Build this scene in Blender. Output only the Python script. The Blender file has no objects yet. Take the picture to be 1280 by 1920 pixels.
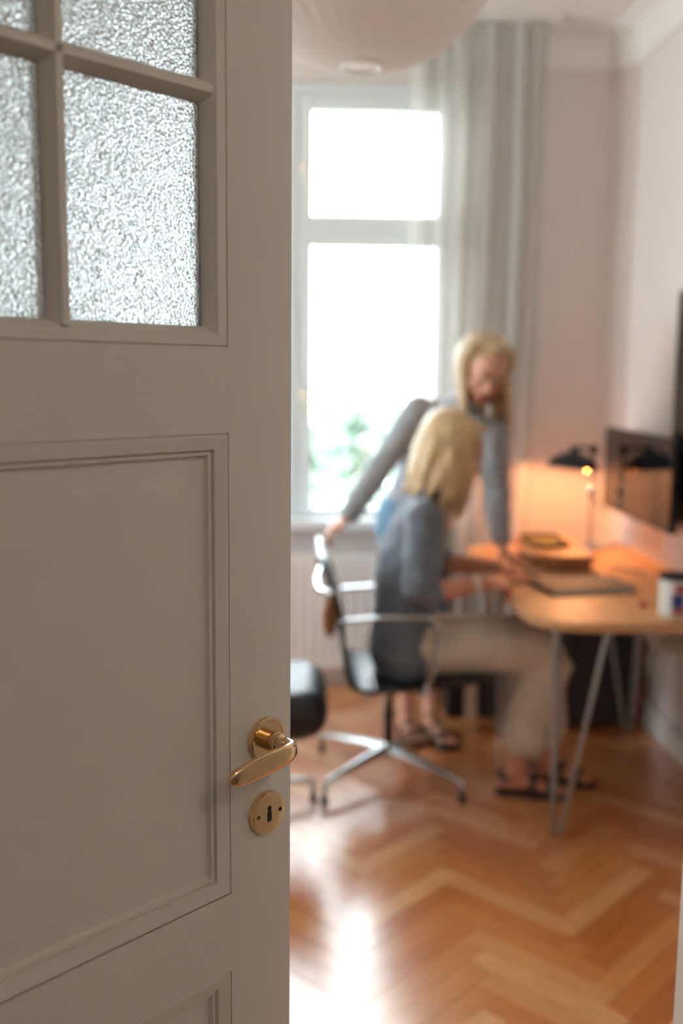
import bpy, bmesh, math, random
from mathutils import Vector, Matrix, noise, Quaternion
random.seed(7)
SC = bpy.context.scene
COL = SC.collection
R = math.radians
V = Vector

# ------------------------------------------------------------------ camera
PITCH, ROLL, YAW = R(7.9), R(0.56), R(2.34)
cam_d = bpy.data.cameras.new('camera')
cam = bpy.data.objects.new('camera', cam_d)
COL.objects.link(cam)
fw = V((math.sin(YAW)*math.cos(PITCH), math.cos(YAW)*math.cos(PITCH), -math.sin(PITCH)))
rt = V((math.cos(YAW), -math.sin(YAW), 0))
up = rt.cross(fw)
rt2 = math.cos(ROLL)*rt + math.sin(ROLL)*up
up2 = -math.sin(ROLL)*rt + math.cos(ROLL)*up
cam.matrix_world = Matrix(((rt2.x, up2.x, -fw.x, 0), (rt2.y, up2.y, -fw.y, 0), (rt2.z, up2.z, -fw.z, 1.5), (0, 0, 0, 1)))
cam_d.sensor_fit = 'VERTICAL'
cam_d.sensor_height = 36.0
cam_d.sensor_width = 24.0
cam_d.lens = 35.0
cam_d.clip_start = 0.02
cam_d.clip_end = 200
cam_d.dof.use_dof = True
cam_d.dof.focus_distance = 1.19
cam_d.dof.aperture_fstop = 2.0
SC.camera = cam

# ------------------------------------------------------------------ world and exposure
SC.view_settings.view_transform = 'Standard'
SC.view_settings.look = 'None'
SC.view_settings.gamma = 1.0
SC.view_settings.use_curve_mapping = False
SC.view_settings.exposure = 0.65
world = bpy.data.worlds.new('overcast_sky')
SC.world = world
world.use_nodes = True
bg = world.node_tree.nodes['Background']
bg.inputs[0].default_value = (0.86, 0.95, 1.0, 1)
bg.inputs[1].default_value = 13.5
SC.cycles.max_bounces = 10
SC.cycles.diffuse_bounces = 5
SC.cycles.transmission_bounces = 8
SC.cycles.transparent_max_bounces = 16
SC.cycles.sample_clamp_indirect = 6.0
SC.cycles.use_denoising = True

HALL_FILL = 15.0      # radiance of the unseen globe added in the hall
DESK_BULB = 540.0     # radiance of the desk lamp bulb

def portal(name, loc, sx, sz):
    d = bpy.data.lights.new(name, 'AREA')
    d.shape = 'RECTANGLE'; d.size = sx; d.size_y = sz
    d.cycles.is_portal = True
    o = bpy.data.objects.new(name, d); COL.objects.link(o)
    o.location = loc
    o.rotation_euler = (R(-90), 0, 0)     # shines toward -Y
    return o
portal('daylight_portal', (0.0, 4.93, 1.81), 1.5, 2.1)
for yy in (3.55,):
    p_ = portal('daylight_portal', (-2.79, yy, 1.81), 1.5, 2.1); p_.rotation_euler = (R(90), 0, R(-90))

# ------------------------------------------------------------------ material helpers
def lin(c):
    return tuple(((v/255.0)/12.92 if v/255.0 <= 0.04045 else ((v/255.0+0.055)/1.055)**2.4) for v in c)

MATS = {}
def mat(name, rgb, rough=0.5, metal=0.0, var=0.06, scale=8.0, bump=0.0, bscale=60.0, spec=None, coat=0.0, sheen=0.0,
        stretch=None, trans=0.0, alpha=None, sss=0.0):
    m = bpy.data.materials.new(name); m.use_nodes = True
    nt = m.node_tree; N = nt.nodes; L = nt.links
    p = N['Principled BSDF']
    base = lin(rgb)
    tc = N.new('ShaderNodeTexCoord'); mp = N.new('ShaderNodeMapping')
    L.new(tc.outputs['Object'], mp.inputs[0])
    if stretch: mp.inputs['Scale'].default_value = stretch
    nz = N.new('ShaderNodeTexNoise'); nz.inputs['Scale'].default_value = scale; nz.inputs['Detail'].default_value = 4
    L.new(mp.outputs[0], nz.inputs['Vector'])
    cr = N.new('ShaderNodeValToRGB')
    cr.color_ramp.elements[0].position = 0.3; cr.color_ramp.elements[1].position = 0.7
    cr.color_ramp.elements[0].color = tuple(min(1, c*(1-var)) for c in base)+(1,)
    cr.color_ramp.elements[1].color = tuple(min(1, c*(1+var)) for c in base)+(1,)
    L.new(nz.outputs['Fac'], cr.inputs[0]); L.new(cr.outputs[0], p.inputs['Base Color'])
    p.inputs['Roughness'].default_value = rough
    p.inputs['Metallic'].default_value = metal
    if spec is not None: p.inputs['Specular IOR Level'].default_value = spec
    if coat: p.inputs['Coat Weight'].default_value = coat; p.inputs['Coat Roughness'].default_value = 0.12
    if sheen: p.inputs['Sheen Weight'].default_value = sheen
    if trans: p.inputs['Transmission Weight'].default_value = trans
    if sss:
        p.inputs['Subsurface Weight'].default_value = sss
        p.inputs['Subsurface Radius'].default_value = (0.012, 0.005, 0.003)
        p.inputs['Subsurface Scale'].default_value = 0.6
    if bump:
        b2 = N.new('ShaderNodeTexNoise'); b2.inputs['Scale'].default_value = bscale; b2.inputs['Detail'].default_value = 5
        L.new(mp.outputs[0], b2.inputs['Vector'])
        bp = N.new('ShaderNodeBump'); bp.inputs['Strength'].default_value = bump; bp.inputs['Distance'].default_value = 0.003
        L.new(b2.outputs['Fac'], bp.inputs['Height']); L.new(bp.outputs[0], p.inputs['Normal'])
    MATS[name] = m
    return m

def emit(name, rgb, strength):
    m = bpy.data.materials.new(name); m.use_nodes = True
    nt = m.node_tree; p = nt.nodes['Principled BSDF']
    p.inputs['Base Color'].default_value = lin(rgb)+(1,)
    p.inputs['Emission Color'].default_value = lin(rgb)+(1,)
    p.inputs['Emission Strength'].default_value = strength
    MATS[name] = m
    return m

mat('wall_paint', (224, 212, 205), 0.85, var=0.015, scale=2, bump=0.05, bscale=180)
mat('hall_paint', (212, 208, 202), 0.85, var=0.015, scale=2, bump=0.05, bscale=180)
mat('ceiling_paint', (236, 230, 223), 0.9, var=0.01, scale=2)
mat('white_trim', (236, 232, 226), 0.45, var=0.01)
mat('door_paint', (220, 211, 200), 0.42, var=0.02, scale=5, bump=0.06, bscale=35, stretch=(1, 1, 0.3))
mat('window_paint', (232, 236, 236), 0.4, var=0.01)
mat('radiator_paint', (248, 242, 238), 0.4, var=0.01)
mat('brass', (232, 196, 152), 0.13, 1.0, var=0.03, scale=20)
mat('brass_matte', (222, 188, 146), 0.24, 1.0, var=0.03, scale=20)
mat('black_hole', (10, 9, 8), 0.6)
mat('chrome', (215, 220, 224), 0.12, 1.0, var=0.02)
mat('aluminium', (200, 205, 208), 0.22, 1.0, var=0.02)
mat('steel', (172, 168, 162), 0.34, 0.9, var=0.03)
mat('dark_metal', (62, 58, 54), 0.35, 0.8)
mat('black_plastic', (22, 22, 23), 0.45)
mat('black_leather', (24, 26, 28), 0.42, var=0.15, scale=30, bump=0.12, bscale=140)
mat('sling_leather', (38, 42, 46), 0.28, var=0.12, scale=30, bump=0.10, bscale=140)
mat('screen_black', (13, 14, 15), 0.04, spec=0.6)
mat('black_lacquer', (14, 17, 17), 0.3, var=0.1)
mat('shade_inside', (235, 222, 200), 0.5)
mat('desk_wood', (200, 148, 102), 0.5, var=0.14, scale=7, stretch=(9, 1, 9), bump=0.04, bscale=30)
mat('riser_wood', (190, 134, 86), 0.35, var=0.12, scale=7, stretch=(9, 1, 9))
mat('slate_grey', (62, 64, 66), 0.65)
mat('graphite', (54, 50, 48), 0.5, var=0.05)
mat('olive_felt', (98, 88, 44), 0.8, var=0.1)
mat('tan_leather', (146, 92, 52), 0.5, var=0.15, scale=18, bump=0.2, bscale=90)
mat('cream', (226, 214, 198), 0.5)
mat('paper_white', (226, 222, 214), 0.7)
mat('box_card', (200, 168, 140), 0.75, var=0.05)
mat('red_print', (172, 58, 62), 0.5)
mat('blue_print', (48, 66, 128), 0.5)
mat('skin', (222, 164, 138), 0.5, var=0.04, scale=14, sss=0.12)
mat('skin_tan', (206, 140, 112), 0.5, var=0.04, scale=14, sss=0.12)
mat('lips', (178, 96, 88), 0.4)
mat('eye_white', (232, 228, 222), 0.25)
mat('iris', (62, 78, 88), 0.2)
mat('brow', (140, 104, 70), 0.7)
mat('hair_ash', (198, 166, 124), 0.42, var=0.30, scale=16, stretch=(7, 7, 0.45), bump=0.5, bscale=30, sheen=0.3)
mat('hair_gold', (206, 170, 122), 0.42, var=0.28, scale=16, stretch=(7, 7, 0.45), bump=0.5, bscale=30, sheen=0.3)
mat('denim_shirt', (106, 112, 122), 0.8, var=0.10, scale=24, bump=0.15, bscale=220, sheen=0.2)
mat('grey_blouse', (164, 166, 172), 0.75, var=0.08, scale=22, stretch=(5, 5, 0.4), bump=0.12, bscale=200, sheen=0.2)
mat('blue_jeans', (116, 152, 176), 0.8, var=0.12, scale=22, bump=0.15, bscale=220)
mat('beige_trousers', (206, 188, 168), 0.8, var=0.05, scale=12, bump=0.12, bscale=200, sheen=0.2)
mat('dark_sandal', (44, 28, 26), 0.5, var=0.1)
mat('bark', (74, 62, 50), 0.9, var=0.2, bump=0.6, bscale=20)
mat('foliage', (104, 124, 108), 0.6, var=0.35, scale=1.5)
mat('lawn', (222, 222, 214), 0.95, var=0.2, scale=0.4)
emit('hall_fill_globe', (255, 246, 236), HALL_FILL)
emit('desk_bulb', (255, 172, 110), DESK_BULB)

def glass_clear(name):
    m = bpy.data.materials.new(name); m.use_nodes = True
    nt = m.node_tree; N = nt.nodes; L = nt.links
    N.remove(N['Principled BSDF'])
    out = N['Material Output']
    tr = N.new('ShaderNodeBsdfTransparent'); tr.inputs[0].default_value = (0.97, 0.985, 0.98, 1)
    gl = N.new('ShaderNodeBsdfGlossy'); gl.inputs['Roughness'].default_value = 0.02
    fr = N.new('ShaderNodeFresnel'); fr.inputs[0].default_value = 1.45
    mx = N.new('ShaderNodeMixShader')
    L.new(fr.outputs[0], mx.inputs[0]); L.new(tr.outputs[0], mx.inputs[1]); L.new(gl.outputs[0], mx.inputs[2])
    L.new(mx.outputs[0], out.inputs[0]); MATS[name] = m
glass_clear('window_glass')

def hammered_glass(name):
    m = bpy.data.materials.new(name); m.use_nodes = True
    nt = m.node_tree; N = nt.nodes; L = nt.links
    p = N['Principled BSDF']
    p.inputs['Base Color'].default_value = (0.46, 0.485, 0.49, 1)
    p.inputs['Roughness'].default_value = 0.24
    p.inputs['IOR'].default_value = 1.48
    p.inputs['Transmission Weight'].default_value = 1.0
    tc = N.new('ShaderNodeTexCoord')
    nz = N.new('ShaderNodeTexNoise'); nz.inputs['Scale'].default_value = 130; nz.inputs['Detail'].default_value = 2
    L.new(tc.outputs['Object'], nz.inputs['Vector'])
    mixv = N.new('ShaderNodeMix'); mixv.data_type = 'VECTOR'; mixv.inputs[0].default_value = 0.003
    L.new(tc.outputs['Object'], mixv.inputs[4]); L.new(nz.outputs['Color'], mixv.inputs[5])
    vo = N.new('ShaderNodeTexVoronoi'); vo.feature = 'F1'; vo.inputs['Scale'].default_value = 330
    L.new(mixv.outputs[1], vo.inputs['Vector'])
    bp = N.new('ShaderNodeBump'); bp.inputs['Strength'].default_value = 0.6; bp.inputs['Distance'].default_value = 0.0022
    L.new(vo.outputs['Distance'], bp.inputs['Height']); L.new(bp.outputs[0], p.inputs['Normal'])
    MATS[name] = m
hammered_glass('hammered_glass')

def sheer(name, rgb, transp, transl):
    m = bpy.data.materials.new(name); m.use_nodes = True
    nt = m.node_tree; N = nt.nodes; L = nt.links
    N.remove(N['Principled BSDF']); out = N['Material Output']
    c = lin(rgb)+(1,)
    df = N.new('ShaderNodeBsdfDiffuse'); df.inputs[0].default_value = c
    tl = N.new('ShaderNodeBsdfTranslucent'); tl.inputs[0].default_value = c
    tr = N.new('ShaderNodeBsdfTransparent')
    m1 = N.new('ShaderNodeMixShader'); m1.inputs[0].default_value = transl
    L.new(df.outputs[0], m1.inputs[1]); L.new(tl.outputs[0], m1.inputs[2])
    m2 = N.new('ShaderNodeMixShader'); m2.inputs[0].default_value = transp
    # woven thread pattern varies the openness a little
    tc = N.new('ShaderNodeTexCoord'); nz = N.new('ShaderNodeTexNoise'); nz.inputs['Scale'].default_value = 60
    L.new(tc.outputs['Object'], nz.inputs['Vector'])
    mr = N.new('ShaderNodeMapRange'); mr.inputs[3].default_value = max(0, transp-0.05); mr.inputs[4].default_value = transp+0.05
    L.new(nz.outputs['Fac'], mr.inputs[0]); L.new(mr.outputs[0], m2.inputs[0])
    L.new(m1.outputs[0], m2.inputs[1]); L.new(tr.outputs[0], m2.inputs[2])
    L.new(m2.outputs[0], out.inputs[0]); MATS[name] = m
sheer('sheer_linen', (206, 202, 196), 0.24, 0.42)
sheer('lantern_silk', (232, 222, 216), 0.0, 0.40)

def parquet(name):
    m = bpy.data.materials.new(name); m.use_nodes = True
    nt = m.node_tree; N = nt.nodes; L = nt.links
    p = N['Principled BSDF']
    tc = N.new('ShaderNodeTexCoord'); mp = N.new('ShaderNodeMapping'); mp.inputs['Scale'].default_value = (1.2, 16, 1)
    oi = N.new('ShaderNodeObjectInfo'); gi = N.new('ShaderNodeNewGeometry')
    add = N.new('ShaderNodeMath'); add.operation = 'ADD'
    L.new(oi.outputs['Random'], add.inputs[0]); L.new(gi.outputs['Random Per Island'], add.inputs[1])
    fr = N.new('ShaderNodeMath'); fr.operation = 'FRACT'; L.new(add.outputs[0], fr.inputs[0])
    va = N.new('ShaderNodeVectorMath'); va.operation = 'ADD'
    L.new(tc.outputs['Object'], va.inputs[0]); 
    cx = N.new('ShaderNodeCombineXYZ'); mu = N.new('ShaderNodeMath'); mu.operation = 'MULTIPLY'; mu.inputs[1].default_value = 37
    L.new(fr.outputs[0], mu.inputs[0]); L.new(mu.outputs[0], cx.inputs[0]); L.new(mu.outputs[0], cx.inputs[1])
    L.new(cx.outputs[0], va.inputs[1]); L.new(va.outputs[0], mp.inputs[0])
    nz = N.new('ShaderNodeTexNoise'); nz.inputs['Scale'].default_value = 9; nz.inputs['Detail'].default_value = 6; nz.inputs['Distortion'].default_value = 0.6
    L.new(mp.outputs[0], nz.inputs['Vector'])
    r1 = N.new('ShaderNodeValToRGB')
    e = r1.color_ramp.elements
    e[0].position = 0.0; e[0].color = lin((194, 112, 54))+(1,)
    e[1].position = 1.0; e[1].color = lin((232, 170, 116))+(1,)
    k = e.new(0.35); k.color = lin((210, 126, 64))+(1,)
    k = e.new(0.65); k.color = lin((218, 142, 80))+(1,)
    L.new(fr.outputs[0], r1.inputs[0])
    r2 = N.new('ShaderNodeValToRGB'); r2.color_ramp.elements[0].color = (0.78, 0.74, 0.70, 1); r2.color_ramp.elements[1].color = (1.08, 1.08, 1.08, 1)
    r2.color_ramp.elements[0].position = 0.3; r2.color_ramp.elements[1].position = 0.7
    L.new(nz.outputs['Fac'], r2.inputs[0])
    mx = N.new('ShaderNodeMix'); mx.data_type = 'RGBA'; mx.blend_type = 'MULTIPLY'; mx.inputs[0].default_value = 1
    L.new(r1.outputs[0], mx.inputs[6]); L.new(r2.outputs[0], mx.inputs[7]); L.new(mx.outputs[2], p.inputs['Base Color'])
    p.inputs['Roughness'].default_value = 0.30
    p.inputs['Coat Weight'].default_value = 1.0
    p.inputs['Coat IOR'].default_value = 2.1
    p.inputs['Coat Roughness'].default_value = 0.24
    MATS[name] = m
parquet('oak_parquet')

# ------------------------------------------------------------------ object helpers
def tag(o, label=None, cat=None, group=None, kind=None):
    if label: o['label'] = label
    if cat: o['category'] = cat
    if group: o['group'] = group
    if kind: o['kind'] = kind
    return o

def base_matrix(o):
    return Matrix.LocRotScale(o.location, o.rotation_euler, o.scale)

def adopt(child, parent):
    # parent a world-space child under a parent without moving it
    child.parent = parent
    m = base_matrix(parent)
    q = parent.parent
    if q is not None:
        m = base_matrix(q) @ parent.matrix_parent_inverse @ m
    child.matrix_parent_inverse = m.inverted()

def obj(name, data, material=None, parent=None, local=False, smooth=False):
    if isinstance(data, bmesh.types.BMesh):
        me = bpy.data.meshes.new(name)
        data.normal_update(); data.to_mesh(me); data.free()
    else:
        me = data
    if material and not me.materials: me.materials.append(MATS[material] if isinstance(material, str) else material)
    if smooth:
        for p in me.polygons: p.use_smooth = True
    o = bpy.data.objects.new(name, me); COL.objects.link(o)
    if parent is not None:
        if local: o.parent = parent
        else: adopt(o, parent)
    return o

def smooth_angle(o, deg=35):
    me = o.data
    for p in me.polygons: p.use_smooth = True
    bm = bmesh.new(); bm.from_mesh(me)
    lim = R(deg)
    for e in bm.edges:
        if len(e.link_faces) == 2 and e.calc_face_angle(0) > lim: e.smooth = False
    bm.to_mesh(me); bm.free()
    return o

def thing(name, loc=(0, 0, 0), rotz=0.0, label=None, cat=None, group=None, kind=None):
    o = bpy.data.objects.new(name, None); COL.objects.link(o)
    o.empty_display_size = 0.1
    o.location = loc; o.rotation_euler = (0, 0, rotz)
    return tag(o, label, cat, group, kind)

def box(bm, x0, x1, y0, y1, z0, z1, M=None, bevel=0.0):
    b = bmesh.new()
    vs = [b.verts.new((x, y, z)) for x in (x0, x1) for y in (y0, y1) for z in (z0, z1)]
    for f in ((0, 1, 3, 2), (4, 6, 7, 5), (0, 4, 5, 1), (2, 3, 7, 6), (0, 2, 6, 4), (1, 5, 7, 3)):
        b.faces.new([vs[i] for i in f])
    bmesh.ops.recalc_face_normals(b, faces=b.faces)
    if bevel > 0:
        bmesh.ops.bevel(b, geom=list(b.edges), offset=bevel, segments=2, affect='EDGES')
    merge(bm, b, M)
    return bm

def merge(bm, b, M=None):
    if M is not None: b.transform(M)
    idx = {}
    for v in b.verts: idx[v] = bm.verts.new(v.co)
    for f in b.faces:
        try: bm.faces.new([idx[v] for v in f.verts])
        except ValueError: pass
    b.free()

def boxo(name, x0, x1, y0, y1, z0, z1, material, parent=None, M=None, bevel=0.0, local=False):
    bm = bmesh.new(); box(bm, x0, x1, y0, y1, z0, z1, M, bevel)
    o = obj(name, bm, material, parent, local)
    if bevel: smooth_angle(o)
    return o

def frames(pts, ref=None):
    n = len(pts); T = []
    for i in range(n):
        a = pts[max(0, i-1)]; c = pts[min(n-1, i+1)]
        d = (c-a)
        T.append(d.normalized() if d.length > 1e-9 else V((0, 0, 1)))
    out = []
    r = V(ref) if ref is not None else (V((0, 0, 1)) if abs(T[0].z) < 0.9 else V((1, 0, 0)))
    for i in range(n):
        s = r - T[i]*r.dot(T[i])
        if s.length < 1e-6: s = T[i].orthogonal()
        s.normalize(); out.append((s, T[i].cross(s))); r = s
    return out, T

def tube(bm, pts, rad, seg=12, ref=None, cap='flat', closed=False, sq=1.0):
    """loft along pts; rad is a number, list of numbers or list of (a,b) half axes (a along ref side)"""
    pts = [V(p) for p in pts]; n = len(pts)
    if not isinstance(rad, (list, tuple)): rad = [rad]*n
    rad = [(r, r) if not isinstance(r, (list, tuple)) else r for r in rad]
    fr, T = frames(pts, ref)
    rings = []
    P = list(pts); RR = list(rad); F = list(fr)
    if cap == 'round' and not closed:
        def ends(i, sgn):
            a = []
            for k in (80, 55, 28):
                q = R(k); m = min(rad[i])
                a.append((pts[i]+T[i]*sgn*m*math.sin(q), (rad[i][0]*math.cos(q), rad[i][1]*math.cos(q)), fr[i]))
            return a
        s = ends(0, -1); e = ends(n-1, 1)[::-1]
        P = [x[0] for x in s]+P+[x[0] for x in e]
        RR = [x[1] for x in s]+RR+[x[1] for x in e]
        F = [x[2] for x in s]+F+[x[2] for x in e]
    for p, r, f in zip(P, RR, F):
        cs = [(math.cos(2*math.pi*k/seg), math.sin(2*math.pi*k/seg)) for k in range(seg)]
        if sq != 1.0: cs = [(math.copysign(abs(c)**sq, c), math.copysign(abs(n_)**sq, n_)) for c, n_ in cs]
        rings.append([bm.verts.new(p+f[0]*r[0]*c+f[1]*r[1]*n_) for c, n_ in cs])
    m = len(rings)
    for i in range(m if closed else m-1):
        A = rings[i]; B = rings[(i+1) % m]
        for k in range(seg):
            bm.faces.new((A[k], A[(k+1) % seg], B[(k+1) % seg], B[k]))
    if not closed:
        bm.faces.new(rings[0][::-1]); bm.faces.new(rings[-1])
    return bm

def tubeo(name, pts, rad, material, parent=None, seg=12, ref=None, cap='flat', closed=False, local=False):
    bm = bmesh.new(); tube(bm, pts, rad, seg, ref, cap, closed)
    bmesh.ops.recalc_face_normals(bm, faces=bm.faces)
    o = obj(name, bm, material, parent, local)
    return smooth_angle(o, 50)

def lathe(bm, prof, seg=32, M=None):
    """prof: list of (r,z); closes at axis where r==0"""
    b = bmesh.new(); rings = []
    for r, z in prof:
        if r < 1e-6: rings.append([b.verts.new((0, 0, z))])
        else: rings.append([b.verts.new((r*math.cos(2*math.pi*k/seg), r*math.sin(2*math.pi*k/seg), z)) for k in range(seg)])
    for A, B in zip(rings, rings[1:]):
        for k in range(seg):
            j = (k+1) % seg
            if len(A) == 1 and len(B) == 1: continue
            if len(A) == 1: b.faces.new((A[0], B[j], B[k]))
            elif len(B) == 1: b.faces.new((A[k], A[j], B[0]))
            else: b.faces.new((A[k], A[j], B[j], B[k]))
    bmesh.ops.recalc_face_normals(b, faces=b.faces)
    merge(bm, b, M)
    return bm

def latheo(name, prof, material, parent=None, seg=32, M=None, local=False, deg=35):
    bm = bmesh.new(); lathe(bm, prof, seg, M)
    return smooth_angle(obj(name, bm, material, parent, local), deg)

def ball(bm, c, r, M=None, sub=3):
    b = bmesh.new()
    bmesh.ops.create_icosphere(b, subdivisions=sub, radius=1.0)
    if not isinstance(r, (list, tuple)): r = (r, r, r)
    X = Matrix.Translation(V(c)) @ (M.to_4x4() if M is not None else Matrix.Identity(4)) @ Matrix.Diagonal((r[0], r[1], r[2], 1))
    merge(bm, b, X)
    return bm

def prism(bm, poly, z0, z1, M=None, bevel=0.0, seg=2):
    b = bmesh.new()
    vs = [b.verts.new((x, y, z0)) for x, y in poly]
    f = b.faces.new(vs)
    g = bmesh.ops.extrude_face_region(b, geom=[f])
    for v in g['geom']:
        if isinstance(v, bmesh.types.BMVert): v.co.z = z1
    bmesh.ops.recalc_face_normals(b, faces=b.faces)
    if bevel:
        ed = [e for e in b.edges if abs(e.verts[0].co.z-e.verts[1].co.z) < 1e-6]
        bmesh.ops.bevel(b, geom=ed, offset=bevel, segments=seg, affect='EDGES')
    merge(bm, b, M)
    return bm

def rrect(x0, x1, y0, y1, r, n=8):
    """rounded rectangle outline, r = radii (x0y0, x1y0, x1y1, x0y1)"""
    if not isinstance(r, (list, tuple)): r = (r,)*4
    out = []
    for (cx, cy, a0, q) in ((x0, y0, 180, r[0]), (x1, y0, 270, r[1]), (x1, y1, 0, r[2]), (x0, y1, 90, r[3])):
        sx = 1 if cx == x0 else -1; sy = 1 if cy == y0 else -1
        if q < 1e-5: out.append((cx, cy)); continue
        for k in range(n+1):
            a = R(a0+90*k/n); out.append((cx+sx*q+q*math.cos(a), cy+sy*q+q*math.sin(a)))
    return out

def sweep_rect(bm, x0, x1, z0, z1, prof, M=None):
    """mitred moulding round a rectangle in the XZ plane; prof = [(inward, out_of_plane)] ; out of plane = +Y local"""
    b = bmesh.new(); rings = []
    for d, h in prof:
        rings.append([b.verts.new(p) for p in ((x0+d, h, z0+d), (x1-d, h, z0+d), (x1-d, h, z1-d), (x0+d, h, z1-d))])
    for A, B in zip(rings, rings[1:]):
        for k in range(4):
            b.faces.new((A[k], A[(k+1) % 4], B[(k+1) % 4], B[k]))
    merge(bm, b, M)
    return bm

# ------------------------------------------------------------------ measures of the place
XR, XL, YB, YF = 1.50, -2.60, 4.72, 0.80      # room
ZC = 3.05                                       # ceiling
HW = 0.588                                     # door leaf width
HINGE_L = V((-0.432, 0.762, 0)); HINGE_R = V((0.748, 0.762, 0))
OX0, OX1, OZ = HINGE_L.x-0.012, HINGE_R.x+0.012, 2.44
HY0 = -1.7                                     # hall back
HX0, HX1 = -1.6, 1.9

# ------------------------------------------------------------------ floor: slab + herringbone planks
floor = boxo('floor', XL-0.2, XR+0.2, 0.55, YB+0.15, -0.12, -0.0125, 'graphite'); tag(floor, kind='structure', label='oak parquet floor laid in herringbone')
PL, PW = 0.42, 0.07
def herring(seed=3):
    c45 = 1/math.sqrt(2); out = []
    for col in range(-7, 6):
        for k in range(-90, 120):
            for typ in (0, 1):
                if typ == 0: u, v, ang = k*PW+PL/2, k*PW+PW/2, R(45)
                else: u, v, ang = (k-0.5)*PW, k*PW+PL/2, R(135)
                u += -PL*col; v += PL*col
                x = (u-v)*c45+0.785; y = (u+v)*c45+2.13
                if XL-0.18 < x < XR+0.18 and YF-0.35 < y < YB+0.18: out.append((x, y, ang))
    return out
planks = herring()
def shows(x, y):
    # rank by how large the plank shows from the doorway: in the view wedge first, then near first
    a = math.atan2(x, y)
    inview = R(-3) < a < R(24) and y > 1.75
    return (0 if inview else 1, math.hypot(x+0.2, y))
planks.sort(key=lambda q: shows(q[0], q[1]))
pb = bmesh.new()
g = 0.0007
prism(pb, [(-PL/2+g, -PW/2+g), (PL/2-g, -PW/2+g), (PL/2-g, PW/2-g), (-PL/2+g, PW/2-g)], -0.012, 0.0)
plank_me = bpy.data.meshes.new('plank'); pb.to_mesh(plank_me); pb.free(); plank_me.materials.append(MATS['oak_parquet'])
FX0, FX1, FY0, FY1 = XL, XR, 0.555, YB
def clip_plank(x, y, a):
    """outline of a plank cut to the room; None when whole, [] when outside"""
    ca, sa = math.cos(a), math.sin(a)
    pts = [(x+px*ca-py*sa, y+px*sa+py*ca) for px, py in ((-PL/2+g, -PW/2+g), (PL/2-g, -PW/2+g), (PL/2-g, PW/2-g), (-PL/2+g, PW/2-g))]
    if all(FX0 <= p[0] <= FX1 and FY0 <= p[1] <= FY1 for p in pts): return None
    for ax, lim, sg in ((0, FX0, 1), (0, FX1, -1), (1, FY0, 1), (1, FY1, -1)):
        out = []
        for i in range(len(pts)):
            p, q = pts[i], pts[(i+1) % len(pts)]
            dp, dq = sg*(p[ax]-lim), sg*(q[ax]-lim)
            if dp >= 0: out.append(p)
            if dp*dq < 0:
                t = dp/(dp-dq); out.append((p[0]+(q[0]-p[0])*t, p[1]+(q[1]-p[1])*t))
        pts = out
        if len(pts) < 3: return []
    return [((px-x)*ca+(py-y)*sa, -(px-x)*sa+(py-y)*ca) for px, py in pts]
count = 0
rb = bmesh.new()
for x, y, a in planks:
    cl = clip_plank(x, y, a)
    if cl == []: continue
    dz = random.uniform(-0.0003, 0.0003)
    if count < 300:
        me_ = plank_me
        if cl is not None:
            tb_ = bmesh.new(); prism(tb_, cl, -0.012, 0.0)
            me_ = bpy.data.meshes.new('plank'); tb_.to_mesh(me_); tb_.free(); me_.materials.append(MATS['oak_parquet'])
        o = bpy.data.objects.new('plank', me_); COL.objects.link(o)
        o.location = (x, y, dz); o.rotation_euler = (0, 0, a); o.parent = floor
        count += 1
    else:
        prism(rb, cl if cl is not None else [(-PL/2+g, -PW/2+g), (PL/2-g, -PW/2+g), (PL/2-g, PW/2-g), (-PL/2+g, PW/2-g)], -0.012, 0.0,
              Matrix.Translation((x, y, dz)) @ Matrix.Rotation(a, 4, 'Z'))
o = obj('plank_field', rb, 'oak_parquet', floor); tag(o, kind='stuff')

# ------------------------------------------------------------------ walls
def struct(o, label=None):
    return tag(o, label, kind='structure')

def wall_holes(name, x0, x1, z0, z1, y0, y1, holes, material):
    """wall slab in XZ with rectangular holes, made of non-overlapping boxes"""
    bm = bmesh.new()
    xs = sorted({x0, x1, *[h[0] for h in holes], *[h[1] for h in holes]})
    for a, b in zip(xs, xs[1:]):
        hs = sorted([h for h in holes if h[0] < (a+b)/2 < h[1]], key=lambda h: h[2])
        z = z0
        for h in hs:
            if h[2] > z: box(bm, a, b, y0, y1, z, h[2])
            z = h[3]
        if z < z1: box(bm, a, b, y0, y1, z, z1)
    bmesh.ops.remove_doubles(bm, verts=bm.verts, dist=1e-5)
    return obj(name, bm, material)

W1 = (-0.78, 0.74, 0.80, 2.82)
struct(wall_holes('wall_back', XL-0.2, XR+0.2, 0, ZC+0.1, YB, YB+0.22, [W1], 'wall_paint'), 'pale pink plaster wall around the tall window')
struct(boxo('wall_right', XR, XR+0.2, YF-0.14, YB, 0, ZC+0.1, 'wall_paint'), 'pale pink plaster wall behind the desk')
# left wall: an unseen window added to brighten the room; built along X, then turned a quarter
TL = Matrix.Translation((XL, 0, 0)) @ Matrix.Rotation(R(90), 4, 'Z')      # local x -> +Y, local y -> -X
LW = [(2.85, 4.25, 0.80, 2.82)]
wl = wall_holes('wall_left', YF-0.14, YB, 0, ZC+0.1, 0, 0.22, LW, 'wall_paint'); wl.data.transform(TL); struct(wl)
struct(wall_holes('wall_front', HX0, HX1, 0, ZC+0.1, YF-0.14, YF, [(OX0-0.03, OX1+0.03, 0, OZ+0.03)], 'hall_paint'))
struct(boxo('wall_front_end', XL, HX0, YF-0.14, YF, 0, ZC+0.1, 'hall_paint'))
struct(boxo('ceiling', XL-0.2, XR+0.2, YF-0.14, YB+0.2, ZC, ZC+0.12, 'ceiling_paint'), 'white plaster ceiling')
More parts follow.
